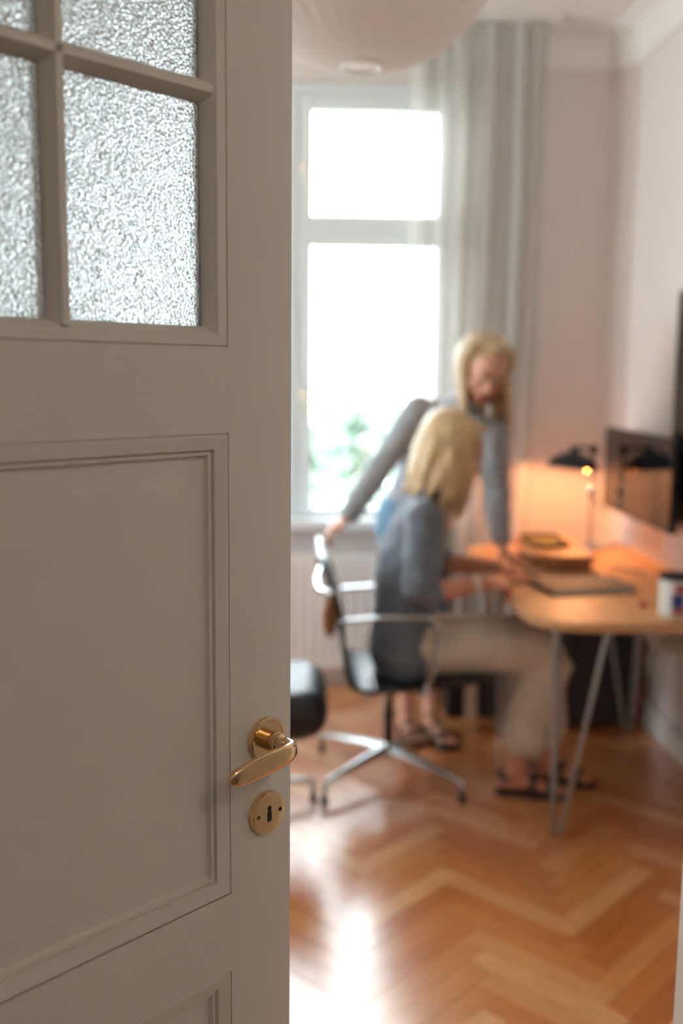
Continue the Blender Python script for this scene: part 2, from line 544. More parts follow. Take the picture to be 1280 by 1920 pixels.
# chamfered corner between back and right wall
bm = bmesh.new(); prism(bm, [(XR-0.10, YB), (XR, YB-0.11), (XR, YB)], 0, ZC)
struct(obj('wall_corner', bm, 'wall_paint'), 'narrow slanted wall strip in the corner of the room')
# cornice: cove along back and right walls
def cornice(name, pts, inward):
    bm = bmesh.new()
    prof = [(0.0, 2.88), (0.012, 2.88), (0.016, 2.892), (0.012, 2.91), (0.02, 2.925), (0.03, ZC-0.06), (0.05, ZC-0.035), (0.08, ZC-0.018), (0.10, ZC-0.014), (0.104, ZC), (0.0, ZC)]
    rings = []
    for p, nrm in pts:
        rings.append([bm.verts.new((p[0]+nrm[0]*d, p[1]+nrm[1]*d, z)) for d, z in prof])
    n = len(prof)
    for A, B in zip(rings, rings[1:]):
        for k in range(n): bm.faces.new((A[k], A[(k+1) % n], B[(k+1) % n], B[k]))
    bm.faces.new(rings[0]); bm.faces.new(rings[-1][::-1])
    bmesh.ops.recalc_face_normals(bm, faces=bm.faces)
    return struct(smooth_angle(obj(name, bm, 'white_trim'), 30))
cornice('trim_1', [((XL, YB), (1, -1)), ((XR-0.10, YB), (-0.41, -1)), ((XR, YB-0.11), (-1, -0.41)), ((XR, YF), (-1, 1))], None)['label'] = 'white plaster cornice below the ceiling'
# baseboards
def baseboard(name, x0, x1, y0, y1):
    return struct(boxo(name, x0, x1, y0, y1, 0, 0.11, 'white_trim', bevel=0.004))
baseboard('baseboard_back', XL, XR-0.11, YB-0.016, YB)
baseboard('baseboard_right', XR-0.016, XR, YF, YB-0.12)
baseboard('baseboard_left', XL, XL+0.016, YF, YB)
# hall shell
mat('hall_runner', (128, 122, 114), 0.9, var=0.1, scale=30)
struct(boxo('floor_hall', HX0, HX1, HY0, 0.55, -0.12, 0.0, 'hall_runner'))
struct(boxo('wall_hall_back', HX0, HX1, HY0-0.15, HY0, 0, ZC+0.1, 'hall_paint'))
struct(boxo('wall_hall_left', HX0-0.15, HX0, HY0-0.15, YF-0.14, 0, ZC+0.1, 'hall_paint'))
struct(boxo('wall_hall_right', HX1, HX1+0.15, HY0-0.15, YF-0.14, 0, ZC+0.1, 'hall_paint'))
struct(boxo('ceiling_hall', HX0-0.15, HX1+0.15, HY0-0.15, YF-0.14, ZC, ZC+0.12, 'ceiling_paint'))
# unseen ceiling globe, added to light the hall face of the door
hl = thing('hall_fill_lamp', (1.25, -0.75, ZC), label='unseen opal globe lamp added on the hall ceiling to light the door', cat='lamp')
latheo('ceiling_plate', [(0, ZC), (0.06, ZC), (0.06, ZC-0.02), (0.02, ZC-0.03), (0.02, ZC-0.10), (0, ZC-0.10)], 'brass_matte', hl, M=Matrix.Translation((1.25, -0.75, 0)))
bm = bmesh.new(); ball(bm, (1.25, -0.75, ZC-0.235), 0.14)
obj('globe', bm, 'hall_fill_globe', hl, smooth=True)

# door frame (jamb lining + casings)
tf = thing('trim_2', ((OX0+OX1)/2, YF-0.07, 0), kind='structure', label='painted double door frame')
for nm, a in (('jamb', (OX0-0.03, OX0, YF-0.145, YF-0.02, 0, OZ)), ('jamb', (OX1, OX1+0.03, YF-0.145, YF-0.02, 0, OZ)),
              ('head_jamb', (OX0-0.03, OX1+0.03, YF-0.145, YF-0.02, OZ, OZ+0.03))):
    boxo(nm, *a, 'door_paint', tf)
for y0, y1 in ((YF-0.16, YF-0.14), (YF, YF+0.02)):
    for a in ((OX0-0.13, OX0-0.022, 0, OZ+0.022), (OX1+0.022, OX1+0.13, 0, OZ+0.022), (OX0-0.13, OX1+0.13, OZ+0.022, OZ+0.13)):
        boxo('casing', a[0], a[1], y0, y1, a[2], a[3], 'door_paint', tf, bevel=0.004)

# ------------------------------------------------------------------ double door
# local leaf frame: x = 0 at the latch edge, growing to the hinge; y = out of the hall face; z up
def leaf(name, M, label, mirror=False, handle=True):
    d = thing(name, M.to_translation(), kind='structure', label=label)
    TH = 0.042
    ST = 0.097
    Z = dict(bot=0.012, p1b=0.20, p1t=0.794, p2b=0.892, p2t=1.434, g0=1.527, g1=2.302, top=2.40)
    S = Matrix.Diagonal((-1, 1, 1, 1)) if mirror else Matrix.Identity(4)
    X = M @ S
    def fix(bm):
        bmesh.ops.recalc_face_normals(bm, faces=bm.faces); return bm
    def part(nm, bm, m, parent=d, sm=True):
        o = obj(nm, fix(bm), m, parent)
        return smooth_angle(o, 30) if sm else o
    # stiles (latch stile with eased arris), rails
    bm = bmesh.new()
    e = 0.0025
    prism(bm, [(e, 0), (ST, 0), (ST, -TH), (e, -TH), (0.0007, -TH+0.0008), (0, -TH+e), (0, -e), (0.0007, -0.0008)], Z['bot'], Z['top'], X)
    part('stile', bm, 'door_paint')
    bm = bmesh.new(); box(bm, HW-ST, HW, -TH, 0, Z['bot'], Z['top'], X); part('stile', bm, 'door_paint', sm=False)
    for a, b in ((Z['bot'], Z['p1b']), (Z['p1t'], Z['p2b']), (Z['p2t'], Z['g0']), (Z['g1'], Z['top'])):
        bm = bmesh.new(); box(bm, ST, HW-ST, -TH, 0, a, b, X); part('rail', bm, 'door_paint', sm=False)
    # wooden panels with mouldings on both faces
    prof = [(0.0, 0.0002), (0.0, -0.0012), (0.0012, -0.0012), (0.0024, 0.0004), (0.004, 0.0008), (0.0175, -0.0035), (0.0185, -0.0085), (0.0195, -0.0088),
            (0.0205, -0.0068), (0.0235, -0.0068), (0.0245, -0.0115), (0.026, -0.0135), (0.030, -0.0135)]
    for a, b in ((Z['p1b'], Z['p1t']), (Z['p2b'], Z['p2t'])):
        bm = bmesh.new()
        sweep_rect(bm, ST, HW-ST, a, b, prof, X)
        m1 = part('moulding', bm, 'door_paint')
        bm = bmesh.new()
        sweep_rect(bm, ST, HW-ST, a, b, [(q, -TH-h) for q, h in prof], X)
        part('moulding', bm, 'door_paint')
        bm = bmesh.new()
        sweep_rect(bm, ST+0.02, HW-ST-0.02, a+0.02, b-0.02, [(0, -0.0175), (0.004, -0.0140), (0.032, -0.0120), (0.0325, -0.0113), (0.034, -0.0112), (0.034, -0.0112)], X)
        f = bmesh.new(); vs = [f.verts.new((x, -0.0112, z)) for x, z in ((ST+0.054, a+0.054), (HW-ST-0.054, a+0.054), (HW-ST-0.054, b-0.054), (ST+0.054, b-0.054))]
        f.faces.new(vs); merge(bm, f, X)
        box(bm, ST, HW-ST, -TH+0.014, -0.0178, a, b, X)
        part('panel', bm, 'door_paint')
    # glazed field: moulding, muntins, panes
    gd = 0.0225   # inward width of glazing moulding
    gprof = [(0.0, 0.0002), (0.0, -0.0012), (0.0012, -0.0012), (0.0024, 0.0002), (0.0125, -0.001), (0.0135, -0.0025), (0.016, -0.006), (0.020, -0.0125), (gd, -0.0185), (gd, -0.0235)]
    bm = bmesh.new(); sweep_rect(bm, ST, HW-ST, Z['g0'], Z['g1'], gprof, X); part('moulding', bm, 'door_paint')
    bm = bmesh.new(); sweep_rect(bm, ST, HW-ST, Z['g0'], Z['g1'], [(q, -TH-h) for q, h in gprof], X); part('moulding', bm, 'door_paint')
    gx0, gx1, gz0, gz1 = ST+gd, HW-ST-gd, Z['g0']+gd, Z['g1']-gd
    mp = [(-0.0125, -0.0185), (-0.0095, -0.0115), (-0.0045, -0.0035), (-0.0038, -0.0015), (0.0038, -0.0015), (0.0045, -0.0035), (0.0095, -0.0115), (0.0125, -0.0185)]
    mp = mp+[(x, -TH-h) for x, h in mp[::-1]]
    cx = (gx0+gx1)/2
    rows = 3
    ph = (gz1-gz0)/rows
    bm = bmesh.new(); prism(bm, [(cx+a, h) for a, h in mp], gz0-0.006, gz1+0.006, X); part('muntin', bm, 'door_paint')
    for i in range(1, rows):
        z = gz0+ph*i
        T = Matrix(((0, 0, 1, 0), (0, 1, 0, 0), (1, 0, 0, z), (0, 0, 0, 1)))
        bm = bmesh.new(); prism(bm, [(a, h) for a, h in mp], gx0-0.006, gx1+0.006, X @ T); part('muntin', bm, 'door_paint')
    for i in range(rows):
        for a, b in ((gx0-0.004, cx-0.002), (cx+0.002, gx1+0.004)):
            w = b-a
            bm = bmesh.new(); box(bm, -w/2, w/2, -0.0023, 0.0023, -ph/2-(0.004 if i == 0 else -0.001), ph/2+(0.004 if i == rows-1 else -0.001))
            o = obj('pane', bm, 'hammered_glass')
            o.matrix_world = X @ Matrix.Translation(((a+b)/2, -0.021, gz0+ph*(i+0.5)))
            if mirror: o.matrix_world = M @ Matrix.Translation((-(a+b)/2, -0.021, gz0+ph*(i+0.5)))
            mw = o.matrix_world.copy()
            o.parent = d; o.matrix_parent_inverse = base_matrix(d).inverted(); o.matrix_basis = mw
    # lock face plate in the latch edge
    bm = bmesh.new(); box(bm, -0.0006, 0.003, -0.031, -0.011, 0.93, 1.13, X); part('lock_plate', bm, 'brass_matte', sm=False)
    if handle:
        bs = 0.044
        RX = Matrix(((1, 0, 0, 0), (0, 0, 1, 0), (0, -1, 0, 0), (0, 0, 0, 1)))   # lathe axis z -> +y
        for face in (0, 1):
            F = Matrix.Identity(4) if face == 0 else Matrix.Translation((0, -TH, 0)) @ Matrix.Diagonal((1, -1, 1, 1))
            XF = X @ F
            hz = 1.069
            h = thing('handle', (XF @ V((bs, 0, hz))), label='polished brass lever handle')
            adopt(h, d)
            C = XF @ Matrix.Translation((bs, 0, hz)) @ RX
            # rosette
            bm = bmesh.new(); lathe(bm, [(0, 0), (0.0258, 0), (0.0262, 0.0015), (0.0262, 0.0065), (0.0252, 0.0082), (0.0225, 0.0086), (0.0218, 0.0078), (0, 0.0078)], 48, C); part('rosette', bm, 'brass', h)
            bm = bmesh.new(); lathe(bm, [(0, 0.006), (0.0125, 0.006), (0.0125, 0.021), (0.0118, 0.022), (0.0105, 0.0225), (0.0105, 0.0245), (0.0116, 0.025), (0.0116, 0.0275), (0.0095, 0.0305), (0.0085, 0.034), (0, 0.034)], 40, C); part('neck', bm, 'brass', h)
            # lever: swept blade from the neck, turning toward the hinge
            pts = [(bs, 0.028, hz), (bs, 0.037, hz), (bs+0.001, 0.044, hz), (bs+0.0055, 0.0505, hz), (bs+0.013, 0.0545, hz-0.0002), (bs+0.026, 0.0565, hz-0.001),
                   (bs+0.045, 0.0565, hz-0.0025), (bs+0.065, 0.056, hz-0.0045), (bs+0.080, 0.0552, hz-0.006), (bs+0.092, 0.0545, hz-0.007), (bs+0.0975, 0.0542, hz-0.0075), (bs+0.1, 0.054, hz-0.0078)]
            rd = [(0.0088, 0.0088), (0.0088, 0.0088), (0.0092, 0.0086), (0.0102, 0.008), (0.0112, 0.0072), (0.0122, 0.0066), (0.0128, 0.0064), (0.0126, 0.0062), (0.0116, 0.0058), (0.0095, 0.005), (0.007, 0.0038), (0.004, 0.0022)]
            bm = bmesh.new(); tube(bm, [XF @ V(p) for p in pts], rd, 40, ref=(0, 0, 1), cap='flat', sq=0.72); part('lever', bm, 'brass', h)
            o_ = h.children[-1]; smooth_angle(o_, 60)
            # keyhole escutcheon
            kz = 0.977
            k = thing('keyhole_plate', (XF @ V((bs, 0, kz))), label='round brass keyhole escutcheon'); adopt(k, d)
            C = XF @ Matrix.Translation((bs, 0, kz)) @ RX
            bm = bmesh.new(); lathe(bm, [(0, 0), (0.0258, 0), (0.0262, 0.0012), (0.0262, 0.0072), (0.0254, 0.0086), (0.024, 0.0090), (0, 0.0090)], 48, C); part('rose', bm, 'brass', k)
            # keyhole: round top and slot
            T = XF @ Matrix.Translation((bs, 0.0091, kz+0.0015)) @ Matrix(((1, 0, 0, 0), (0, 0, 1, 0), (0, 1, 0, 0), (0, 0, 0, 1)))
            poly = [(0.0033*math.sin(a), 0.0045+0.0036*math.cos(a)) for a in [R(-150+300*i/16) for i in range(17)]]
            poly += [(0.0026, 0.0006), (0.0034, 0.0), (0.0034, -0.0105), (0.002, -0.0118), (-0.002, -0.0118), (-0.0034, -0.0105), (-0.0034, 0.0), (-0.0026, 0.0006)]
            bm = bmesh.new(); prism(bm, poly, -0.0004, 0.0002, T); part('keyhole', bm, 'black_hole', k, sm=False)
            for sx in (-1, 1):
                T2 = XF @ Matrix.Translation((bs+sx*0.0175, 0.0089, kz)) @ RX
                bm = bmesh.new(); lathe(bm, [(0, 0), (0.0026, 0), (0.0026, 0.0004), (0.0020, 0.0006), (0.0018, 0.0001), (0, 0.0001)], 20, T2); part('screw', bm, 'dark_metal', k)
    # hinges on the hinge edge
    for z in (0.3, 1.25, 2.15):
        tb = bmesh.new(); tube(tb, [X @ V((HW+0.002, -TH-0.004, z-0.05)), X @ V((HW+0.002, -TH-0.004, z+0.05))], 0.006, 12); part('hinge', tb, 'brass_matte')
    return d

LA = R(45.7)
dl = V((math.sin(LA), math.cos(LA), 0)); nl = V((dl.y, -dl.x, 0))
lat = HINGE_L + dl*HW
ML = Matrix(((-dl.x, nl.x, 0, lat.x), (-dl.y, nl.y, 0, lat.y), (0, 0, 1, 0), (0, 0, 0, 1)))
leaf('door_1', ML, 'white panelled door leaf with textured glass panes, standing ajar')
RA = R(69.6)
dr = V((-math.cos(RA), math.sin(RA), 0)); nr = V((-dr.y, dr.x, 0))
if nr.y > 0: nr = -nr
lat2 = HINGE_R + dr*HW
# mirrored leaf: local +x runs from hinge side back, so x -> -x
MR = Matrix(((dr.x, nr.x, 0, lat2.x), (dr.y, nr.y, 0, lat2.y), (0, 0, 1, 0), (0, 0, 0, 1)))
leaf('door_2', MR, 'second door leaf, only its edge strip in view', mirror=True, handle=False)

# ------------------------------------------------------------------ windows
def window(name, x0, x1, z0, z1, label, YB=YB, turn=None):
    w = thing(name, ((x0+x1)/2, YB+0.1, z0), kind='structure', label=label)
    y0, y1 = YB+0.055, YB+0.125
    ya, yb = YB+0.035, YB+0.10
    cx = (x0+x1)/2
    B = lambda nm, *a, **k: boxo(nm, *a, 'window_paint', k.get('parent', w), bevel=0.006)
    # outer frame
    B('frame', x0, x0+0.06, y0, y1, z0+0.02, z1); B('frame', x1-0.06, x1, y0, y1, z0+0.02, z1)
    B('frame', x0+0.06, x1-0.06, y0, y1, z1-0.075, z1); B('frame', x0+0.06, x1-0.06, y0, y1, z0+0.02, z0+0.045)
    zt0, zt1 = 2.138, 2.18
    B('transom', x0+0.06, x1-0.06, y0-0.01, y1, zt0, zt1)
    B('mullion', cx-0.03, cx+0.03, y0, y1, z0+0.045, zt0); B('mullion', cx-0.03, cx+0.03, y0, y1, zt1, z1-0.075)
    def sash(sx0, sx1, sz0, sz1, grid):
        s = thing('sash', ((sx0+sx1)/2, ya, sz0)); adopt(s, w)
        b = 0.065; bb = b if grid else 0.036
        B('sash_bar', sx0, sx0+b, ya, yb, sz0, sz1, parent=s); B('sash_bar', sx1-b, sx1, ya, yb, sz0, sz1, parent=s)
        B('sash_bar', sx0+b, sx1-b, ya, yb, sz0, sz0+bb, parent=s); B('sash_bar', sx0+b, sx1-b, ya, yb, sz1-b, sz1, parent=s)
        gx0, gx1, gz0, gz1 = sx0+b, sx1-b, sz0+bb, sz1-b
        if grid:
            for i in (1, 2):
                x = gx0+(gx1-gx0)*i/3
                B('glazing_bar', x-0.008, x+0.008, ya+0.015, yb-0.012, gz0, gz1, parent=s)
            zm = (gz0+gz1)/2
            B('glazing_bar', gx0, gx1, ya+0.015, yb-0.012, zm-0.008, zm+0.008, parent=s)
            cells = [(gx0+(gx1-gx0)*i/3, gx0+(gx1-gx0)*(i+1)/3, a, c) for i in range(3) for a, c in ((gz0, zm), (zm, gz1))]
        else: cells = [(gx0, gx1, gz0, gz1)]
        for a, c, e, f in cells:
            boxo('pane', a, c, ya+0.035, ya+0.039, e, f, 'window_glass', s)
    for a, c in ((x0+0.05, cx-0.003), (cx+0.003, x1-0.05)):
        sash(a, c, z0+0.022, zt0+0.012, False)
        sash(a, c, zt1-0.012, z1-0.065, True)
    # inner sill
    boxo('window_sill', x0-0.04, x1+0.04, YB-0.10, y0+0.02, z0-0.03, z0+0.02, 'window_paint', w, bevel=0.006)
    # handles: brass rose and cream grip on the meeting stile
    for z in (2.437, 1.402):
        latheo('handle_rose', [(0, 0), (0.016, 0), (0.016, 0.012), (0.008, 0.018), (0.008, 0.03), (0, 0.03)], 'brass_matte', w, 20,
               Matrix.Translation((cx+0.034, ya, z)) @ Matrix.Rotation(R(90), 4, 'X'))
        tubeo('window_handle', [(cx+0.034, ya-0.028, z+0.012), (cx+0.034, ya-0.032, z-0.03), (cx+0.034, ya-0.032, z-0.09), (cx+0.034, ya-0.03, z-0.105)], [0.009, 0.010, 0.009, 0.005], 'cream', w, 12, cap='round')
    if turn is not None:
        m = turn @ base_matrix(w); w.location = m.to_translation(); w.rotation_euler = m.to_euler()
    return w
window('window_1', *W1, 'white casement window with gridded top sashes')
window('added_window', *LW[0], 'unseen casement window added in the left wall for more daylight', YB=0.0, turn=TL)

# ------------------------------------------------------------------ outside: ground and trees
struct(boxo('ground', -60, 60, 6.0, 120, -4.6, -4.5, 'lawn'))
def tree(loc, h, rx, rz, n, label, seed):
    rnd = random.Random(seed)
    t = thing('garden_tree', loc, label=label, cat='tree', group='trees outside the window')
    L = V(loc)
    top = L+V((0, 0, h-rz))
    tubeo('trunk', [L, L+V((0.05, 0, (h-rz)*0.5)), top, top+V((0, 0, rz*0.7))], [0.17, 0.14, 0.10, 0.03], 'bark', t, 10)
    for i in range(7):
        a = rnd.uniform(0, 6.28); q = top+V((0, 0, rnd.uniform(-0.3, 0.4)*rz))
        tubeo('branch', [q, q+V((math.cos(a)*rx*0.4, math.sin(a)*rx*0.4, rz*0.25)), q+V((math.cos(a)*rx*0.8, math.sin(a)*rx*0.8, rz*0.45))], [0.06, 0.04, 0.012], 'bark', t, 7)
    bm = bmesh.new()
    for i in range(n):
        d = V((rnd.gauss(0, 1), rnd.gauss(0, 1), rnd.gauss(0, 1))).normalized()
        r = rnd.uniform(0.45, 1.0)
        c = top+V((d.x*rx*r, d.y*rx*r, d.z*rz*r))
        c += 0.25*noise.noise_vector(c*0.9)
        s = rnd.uniform(0.06, 0.13)
        q = Quaternion((rnd.gauss(0, 1), rnd.gauss(0, 1), rnd.gauss(0, 1), rnd.gauss(0, 1))).normalized()
        vs = [bm.verts.new(c+q @ V(p)*s) for p in ((-1, 0, 0), (0, -0.5, 0.12), (1, 0, 0), (0, 0.5, 0.12))]
        bm.faces.new(vs)
    o = obj('foliage', bm, 'foliage', t); tag(o, kind='stuff')
tree((0.55, 10.0, -4.5), 6.15, 1.0, 1.1, 1500, 'leafy tree outside, behind the lower window pane', 4)
tree((-2.6, 12.5, -4.5), 6.0, 1.7, 1.8, 2200, 'broad leafy tree outside, farther along the garden', 9)

# ------------------------------------------------------------------ radiator
rd = thing('radiator', (-0.05, YB-0.070, 0), label='white ribbed radiator under the window', cat='radiator')
x = -0.72
fin = bmesh.new()
prism(fin, rrect(-0.020, 0.020, -0.045, 0.045, 0.014, 4), 0.10, 0.655, bevel=0.006)
fin_me = bpy.data.meshes.new('fin'); fin.to_mesh(fin_me); fin.free(); fin_me.materials.append(MATS['radiator_paint'])
for p in fin_me.polygons: p.use_smooth = False
while x < 0.60:
    o = bpy.data.objects.new('fin', fin_me); COL.objects.link(o); o.parent = rd; o.location = (x+0.05, 0, 0)
    x += 0.048
for z in (0.135, 0.62):
    tubeo('header_pipe', [(-0.76, YB-0.070, z), (0.62, YB-0.070, z)], 0.022, 'radiator_paint', rd, 14)
for xx in (-0.5, 0.4):
    boxo('foot', xx-0.015, xx+0.015, YB-0.10, YB-0.04, 0, 0.11, 'radiator_paint', rd)
latheo('valve', [(0, 0), (0.02, 0), (0.024, 0.01), (0.024, 0.06), (0.018, 0.07), (0, 0.07)], 'white_trim', rd, 20, Matrix.Translation((0.62, YB-0.070, 0.62)) @ Matrix.Rotation(R(90), 4, 'Y'))

# ------------------------------------------------------------------ curtain
ct = thing('curtain', (0.77, 4.53, 0), label='sheer grey linen curtain hanging beside the window', cat='curtain')
def curtain_mesh(x0, x1, y, z0, z1):
    bm = bmesh.new(); nx, nz = 150, 26
    rnd = random.Random(2); grid = []
    for j in range(nz+1):
        v = j/nz; z = z0+(z1-z0)*v; row = []
        for i in range(nx+1):
            u = i/nx
            ww = u + 0.02*math.sin(9*u+1.0)+0.012*math.sin(23*u)
            amp = 0.030+0.012*math.sin(5*u+2)+0.010*(1-v)
            ph = ww*2*math.pi*8.5
            yy = y+amp*math.sin(ph)+0.012*math.sin(ph*0.5+3*v)
            squeeze = 1-0.05*(1-v)
            xx = x0+(x1-x0)*(u*squeeze)+0.012*math.cos(ph)+0.008*math.sin(6*v+5*u)
            row.append(bm.verts.new((xx, yy, z)))
        grid.append(row)
    for j in range(nz):
        for i in range(nx):
            bm.faces.new((grid[j][i], grid[j][i+1], grid[j+1][i+1], grid[j+1][i]))
    return bm
obj('drape', curtain_mesh(0.475, 1.085, 4.53, 0.03, 3.01), 'sheer_linen', ct, smooth=True)
boxo('track', -1.1, 1.12, 4.515, 4.545, 3.025, 3.05, 'white_trim', ct, bevel=0.003)
for i in range(9):
    xx = 0.49+i*0.068
    latheo('glider', [(0, 0), (0.006, 0), (0.006, 0.018), (0, 0.018)], 'white_trim', ct, 10, Matrix.Translation((xx, 4.53, 3.008)))

# ------------------------------------------------------------------ pendant lantern
PX, PY, PZ = 0.150, 2.70, 2.552
pl = thing('pendant_lamp', (PX, PY, ZC), label='large pleated silk lantern hanging from the ceiling', cat='pendant lamp')
bm = bmesh.new(); ns, nr_ = 144, 28; rings = []
for j in range(nr_+1):
    t = -math.pi/2+math.pi*j/nr_
    t = max(-1.45, min(1.45, t))
    rr = 0.335*math.cos(t)**0.9; zz = 0.268*math.sin(t)
    ring = []
    for k in range(ns):
        a = 2*math.pi*k/ns
        pleat = 1+0.018*math.cos(36*a)*math.cos(t)**0.5
        ring.append(bm.verts.new((PX+rr*pleat*math.cos(a), PY+rr*pleat*math.sin(a), PZ+zz)))
    rings.append(ring)
for A, B in zip(rings, rings[1:]):
    for k in range(ns): bm.faces.new((A[k], A[(k+1) % ns], B[(k+1) % ns], B[k]))
bmesh.ops.remove_doubles(bm, verts=bm.verts, dist=1e-5)
obj('shade', bm, 'lantern_silk', pl, smooth=True)
def ring_pts(c, r, n=40): return [(c[0]+r*math.cos(2*math.pi*k/n), c[1]+r*math.sin(2*math.pi*k/n), c[2]) for k in range(n)]
tubeo('bottom_ring', ring_pts((PX, PY, PZ-0.266), 0.050), 0.005, 'white_trim', pl, 8, closed=True)
tubeo('top_ring', ring_pts((PX, PY, PZ+0.266), 0.050), 0.005, 'white_trim', pl, 8, closed=True)
tubeo('cord', [(PX, PY, PZ+0.05), (PX, PY, ZC)], 0.004, 'white_trim', pl, 8)
latheo('ceiling_rose', [(0, ZC), (0.05, ZC), (0.045, ZC-0.03), (0.01, ZC-0.05), (0, ZC-0.05)], 'white_trim', pl, 24, Matrix.Translation((PX, PY, 0)))
latheo('socket', [(0, 0), (0.02, 0), (0.02, 0.07), (0, 0.07)], 'white_trim', pl, 16, Matrix.Translation((PX, PY, PZ+0.03)))
bm = bmesh.new(); ball(bm, (PX, PY, PZ-0.01), 0.045); obj('bulb', bm, 'paper_white', pl, smooth=True)

# ------------------------------------------------------------------ desk
DX0, DX1, DY0, DY1, DZ = 0.72, 1.475, 2.965, 4.46, 0.74
dk = thing('desk', (1.1, 3.7, 0), label='wooden desk with rounded corners on steel hairpin legs', cat='desk')
bm = bmesh.new(); prism(bm, rrect(DX0, DX1, DY0, DY1, (0.20, 0.04, 0.04, 0.20), 12), DZ-0.030, DZ, bevel=0.008, seg=3)
smooth_angle(obj('desktop', bm, 'desk_wood', dk), 40)
def hairpin(cx, cy, dx, dy):
    l = thing('leg', (cx, cy, 0)); adopt(l, dk)
    zt = DZ-0.034
    # three rods: two from the plate corners bending together at the foot
    rods = [((cx-0.012*dx, cy-0.012*dy), (cx, cy)), ((cx+0.155*dx, cy+0.01*dy), (cx+0.028*dx, cy+0.005*dy)), ((cx+0.02*dx, cy+0.155*dy), (cx+0.006*dx, cy+0.03*dy))]
    (ax, ay), (ax2, ay2) = rods[0]
    for (bx, by), (bx2, by2) in rods[1:]:
        tubeo('rod', [(ax, ay, zt), (ax2, ay2, 0.03), (ax2*0.85+bx2*0.15, ay2*0.85+by2*0.15, 0.010), ((ax2+bx2)/2, (ay2+by2)/2, 0.006), (bx2*0.85+ax2*0.15, by2*0.85+ay2*0.15, 0.010), (bx2, by2, 0.03), (bx, by, zt)], 0.008, 'steel', l, 10)
    boxo('mounting_plate', min(cx-0.02*dx, cx+0.17*dx), max(cx-0.02*dx, cx+0.17*dx), min(cy-0.02*dy, cy+0.17*dy), max(cy-0.02*dy, cy+0.17*dy), DZ-0.034, DZ-0.0305, 'steel', l)
hairpin(0.835, 3.075, 1, 1); hairpin(1.40, 3.075, -1, 1); hairpin(0.835, 4.02, 1, -1); hairpin(1.40, 4.02, -1, -1)

# low wooden riser on the desk, with an olive tray on it
rs = thing('desk_riser', (1.03, 4.0, DZ), label='low wooden riser with rounded corner on the desk', cat='riser')
bm = bmesh.new(); prism(bm, rrect(0.905, 1.165, 3.78, 4.28, (0.10, 0.02, 0.02, 0.10), 8), DZ+0.046, DZ+0.064, bevel=0.005)
smooth_angle(obj('top_board', bm, 'riser_wood', rs), 40)
for y in (3.84, 4.22):
    boxo('support', 0.96, 1.15, y-0.012, y+0.012, DZ, DZ+0.046, 'riser_wood', rs, bevel=0.003)
bm = bmesh.new()
prism(bm, rrect(0.945, 1.10, 3.96, 4.24, 0.05, 8), DZ+0.064, DZ+0.067, bevel=0.001)
ty = thing('tray', (1.02, 4.1, DZ+0.064), label='olive green tray on the low riser', cat='tray')
obj('tray_base', bm, 'olive_felt', ty)
bm = bmesh.new(); pp = rrect(0.945, 1.10, 3.96, 4.24, 0.05, 8)
tube(bm, [(a, b, DZ+0.074) for a, b in pp], [(0.010, 0.004)]*len(pp), 8, ref=(0, 0, 1), closed=True)
bmesh.ops.recalc_face_normals(bm, faces=bm.faces); obj('tray_rim', bm, 'olive_felt', ty, smooth=True)

# ------------------------------------------------------------------ desk lamp
LX, LY = 1.285, 4.33
lp = thing('desk_lamp', (LX, LY, DZ), label='desk lamp with black dome shade and chrome stem, switched on', cat='desk lamp')
T = Matrix.Translation((LX, LY, DZ))
latheo('base', [(0, 0), (0.085, 0), (0.088, 0.006), (0.080, 0.016), (0.030, 0.026), (0.014, 0.034), (0, 0.034)], 'chrome', lp, 40, T)
tubeo('stem', [(LX, LY, DZ+0.03), (LX, LY, DZ+0.44)], 0.0075, 'chrome', lp, 14)
latheo('collar', [(0, 0), (0.016, 0), (0.019, 0.006), (0.019, 0.036), (0.016, 0.042), (0, 0.042)], 'chrome', lp, 24, Matrix.Translation((LX, LY, DZ+0.235)))
bm = bmesh.new(); ball(bm, (LX, LY, DZ+0.44), 0.022); obj('joint', bm, 'black_lacquer', lp, smooth=True)
SX, SY, SZ = LX-0.105, LY-0.05, DZ+0.365
tubeo('arm', [(LX, LY, DZ+0.44), (LX-0.05, LY-0.024, DZ+0.452), (SX, SY, SZ+0.075)], 0.008, 'black_lacquer', lp, 12, cap='round')
tubeo('counter_arm', [(LX, LY, DZ+0.245), (LX+0.02, LY-0.015, DZ+0.20), (LX+0.055, LY-0.05, DZ+0.16)], 0.0065, 'chrome', lp, 12, cap='round')
TS = Matrix.Translation((SX, SY, SZ)) @ Matrix.Rotation(R(4), 4, 'Y')
latheo('lamp_shade', [(0.112, 0.0), (0.110, 0.010), (0.098, 0.030), (0.075, 0.050), (0.045, 0.064), (0.020, 0.072), (0.018, 0.095), (0, 0.098)], 'black_lacquer', lp, 48, TS, deg=60)
latheo('shade_lining', [(0.1115, 0.0005), (0.107, 0.010), (0.095, 0.028), (0.072, 0.047), (0.042, 0.060), (0, 0.066)], 'shade_inside', lp, 48, TS, deg=60)
bm = bmesh.new(); ball(bm, (SX+0.02, SY-0.01, SZ+0.016), 0.022); obj('bulb', bm, 'desk_bulb', lp, smooth=True)
bm = bmesh.new(); ball(bm, (LX-0.030, LY-0.03, SZ-0.018), 0.013); obj('switch_knob', bm, 'brass', lp, smooth=True)
tubeo('knob_rod', [(LX-0.030, LY-0.03, SZ-0.018), (LX, LY, SZ-0.012)], 0.004, 'brass', lp, 8)
tubeo('power_cord', [(LX+0.06, LY+0.03, DZ+0.006), (LX+0.11, LY+0.06, DZ+0.004), (LX+0.15, LY+0.10, DZ+0.004)], 0.003, 'black_plastic', lp, 8)

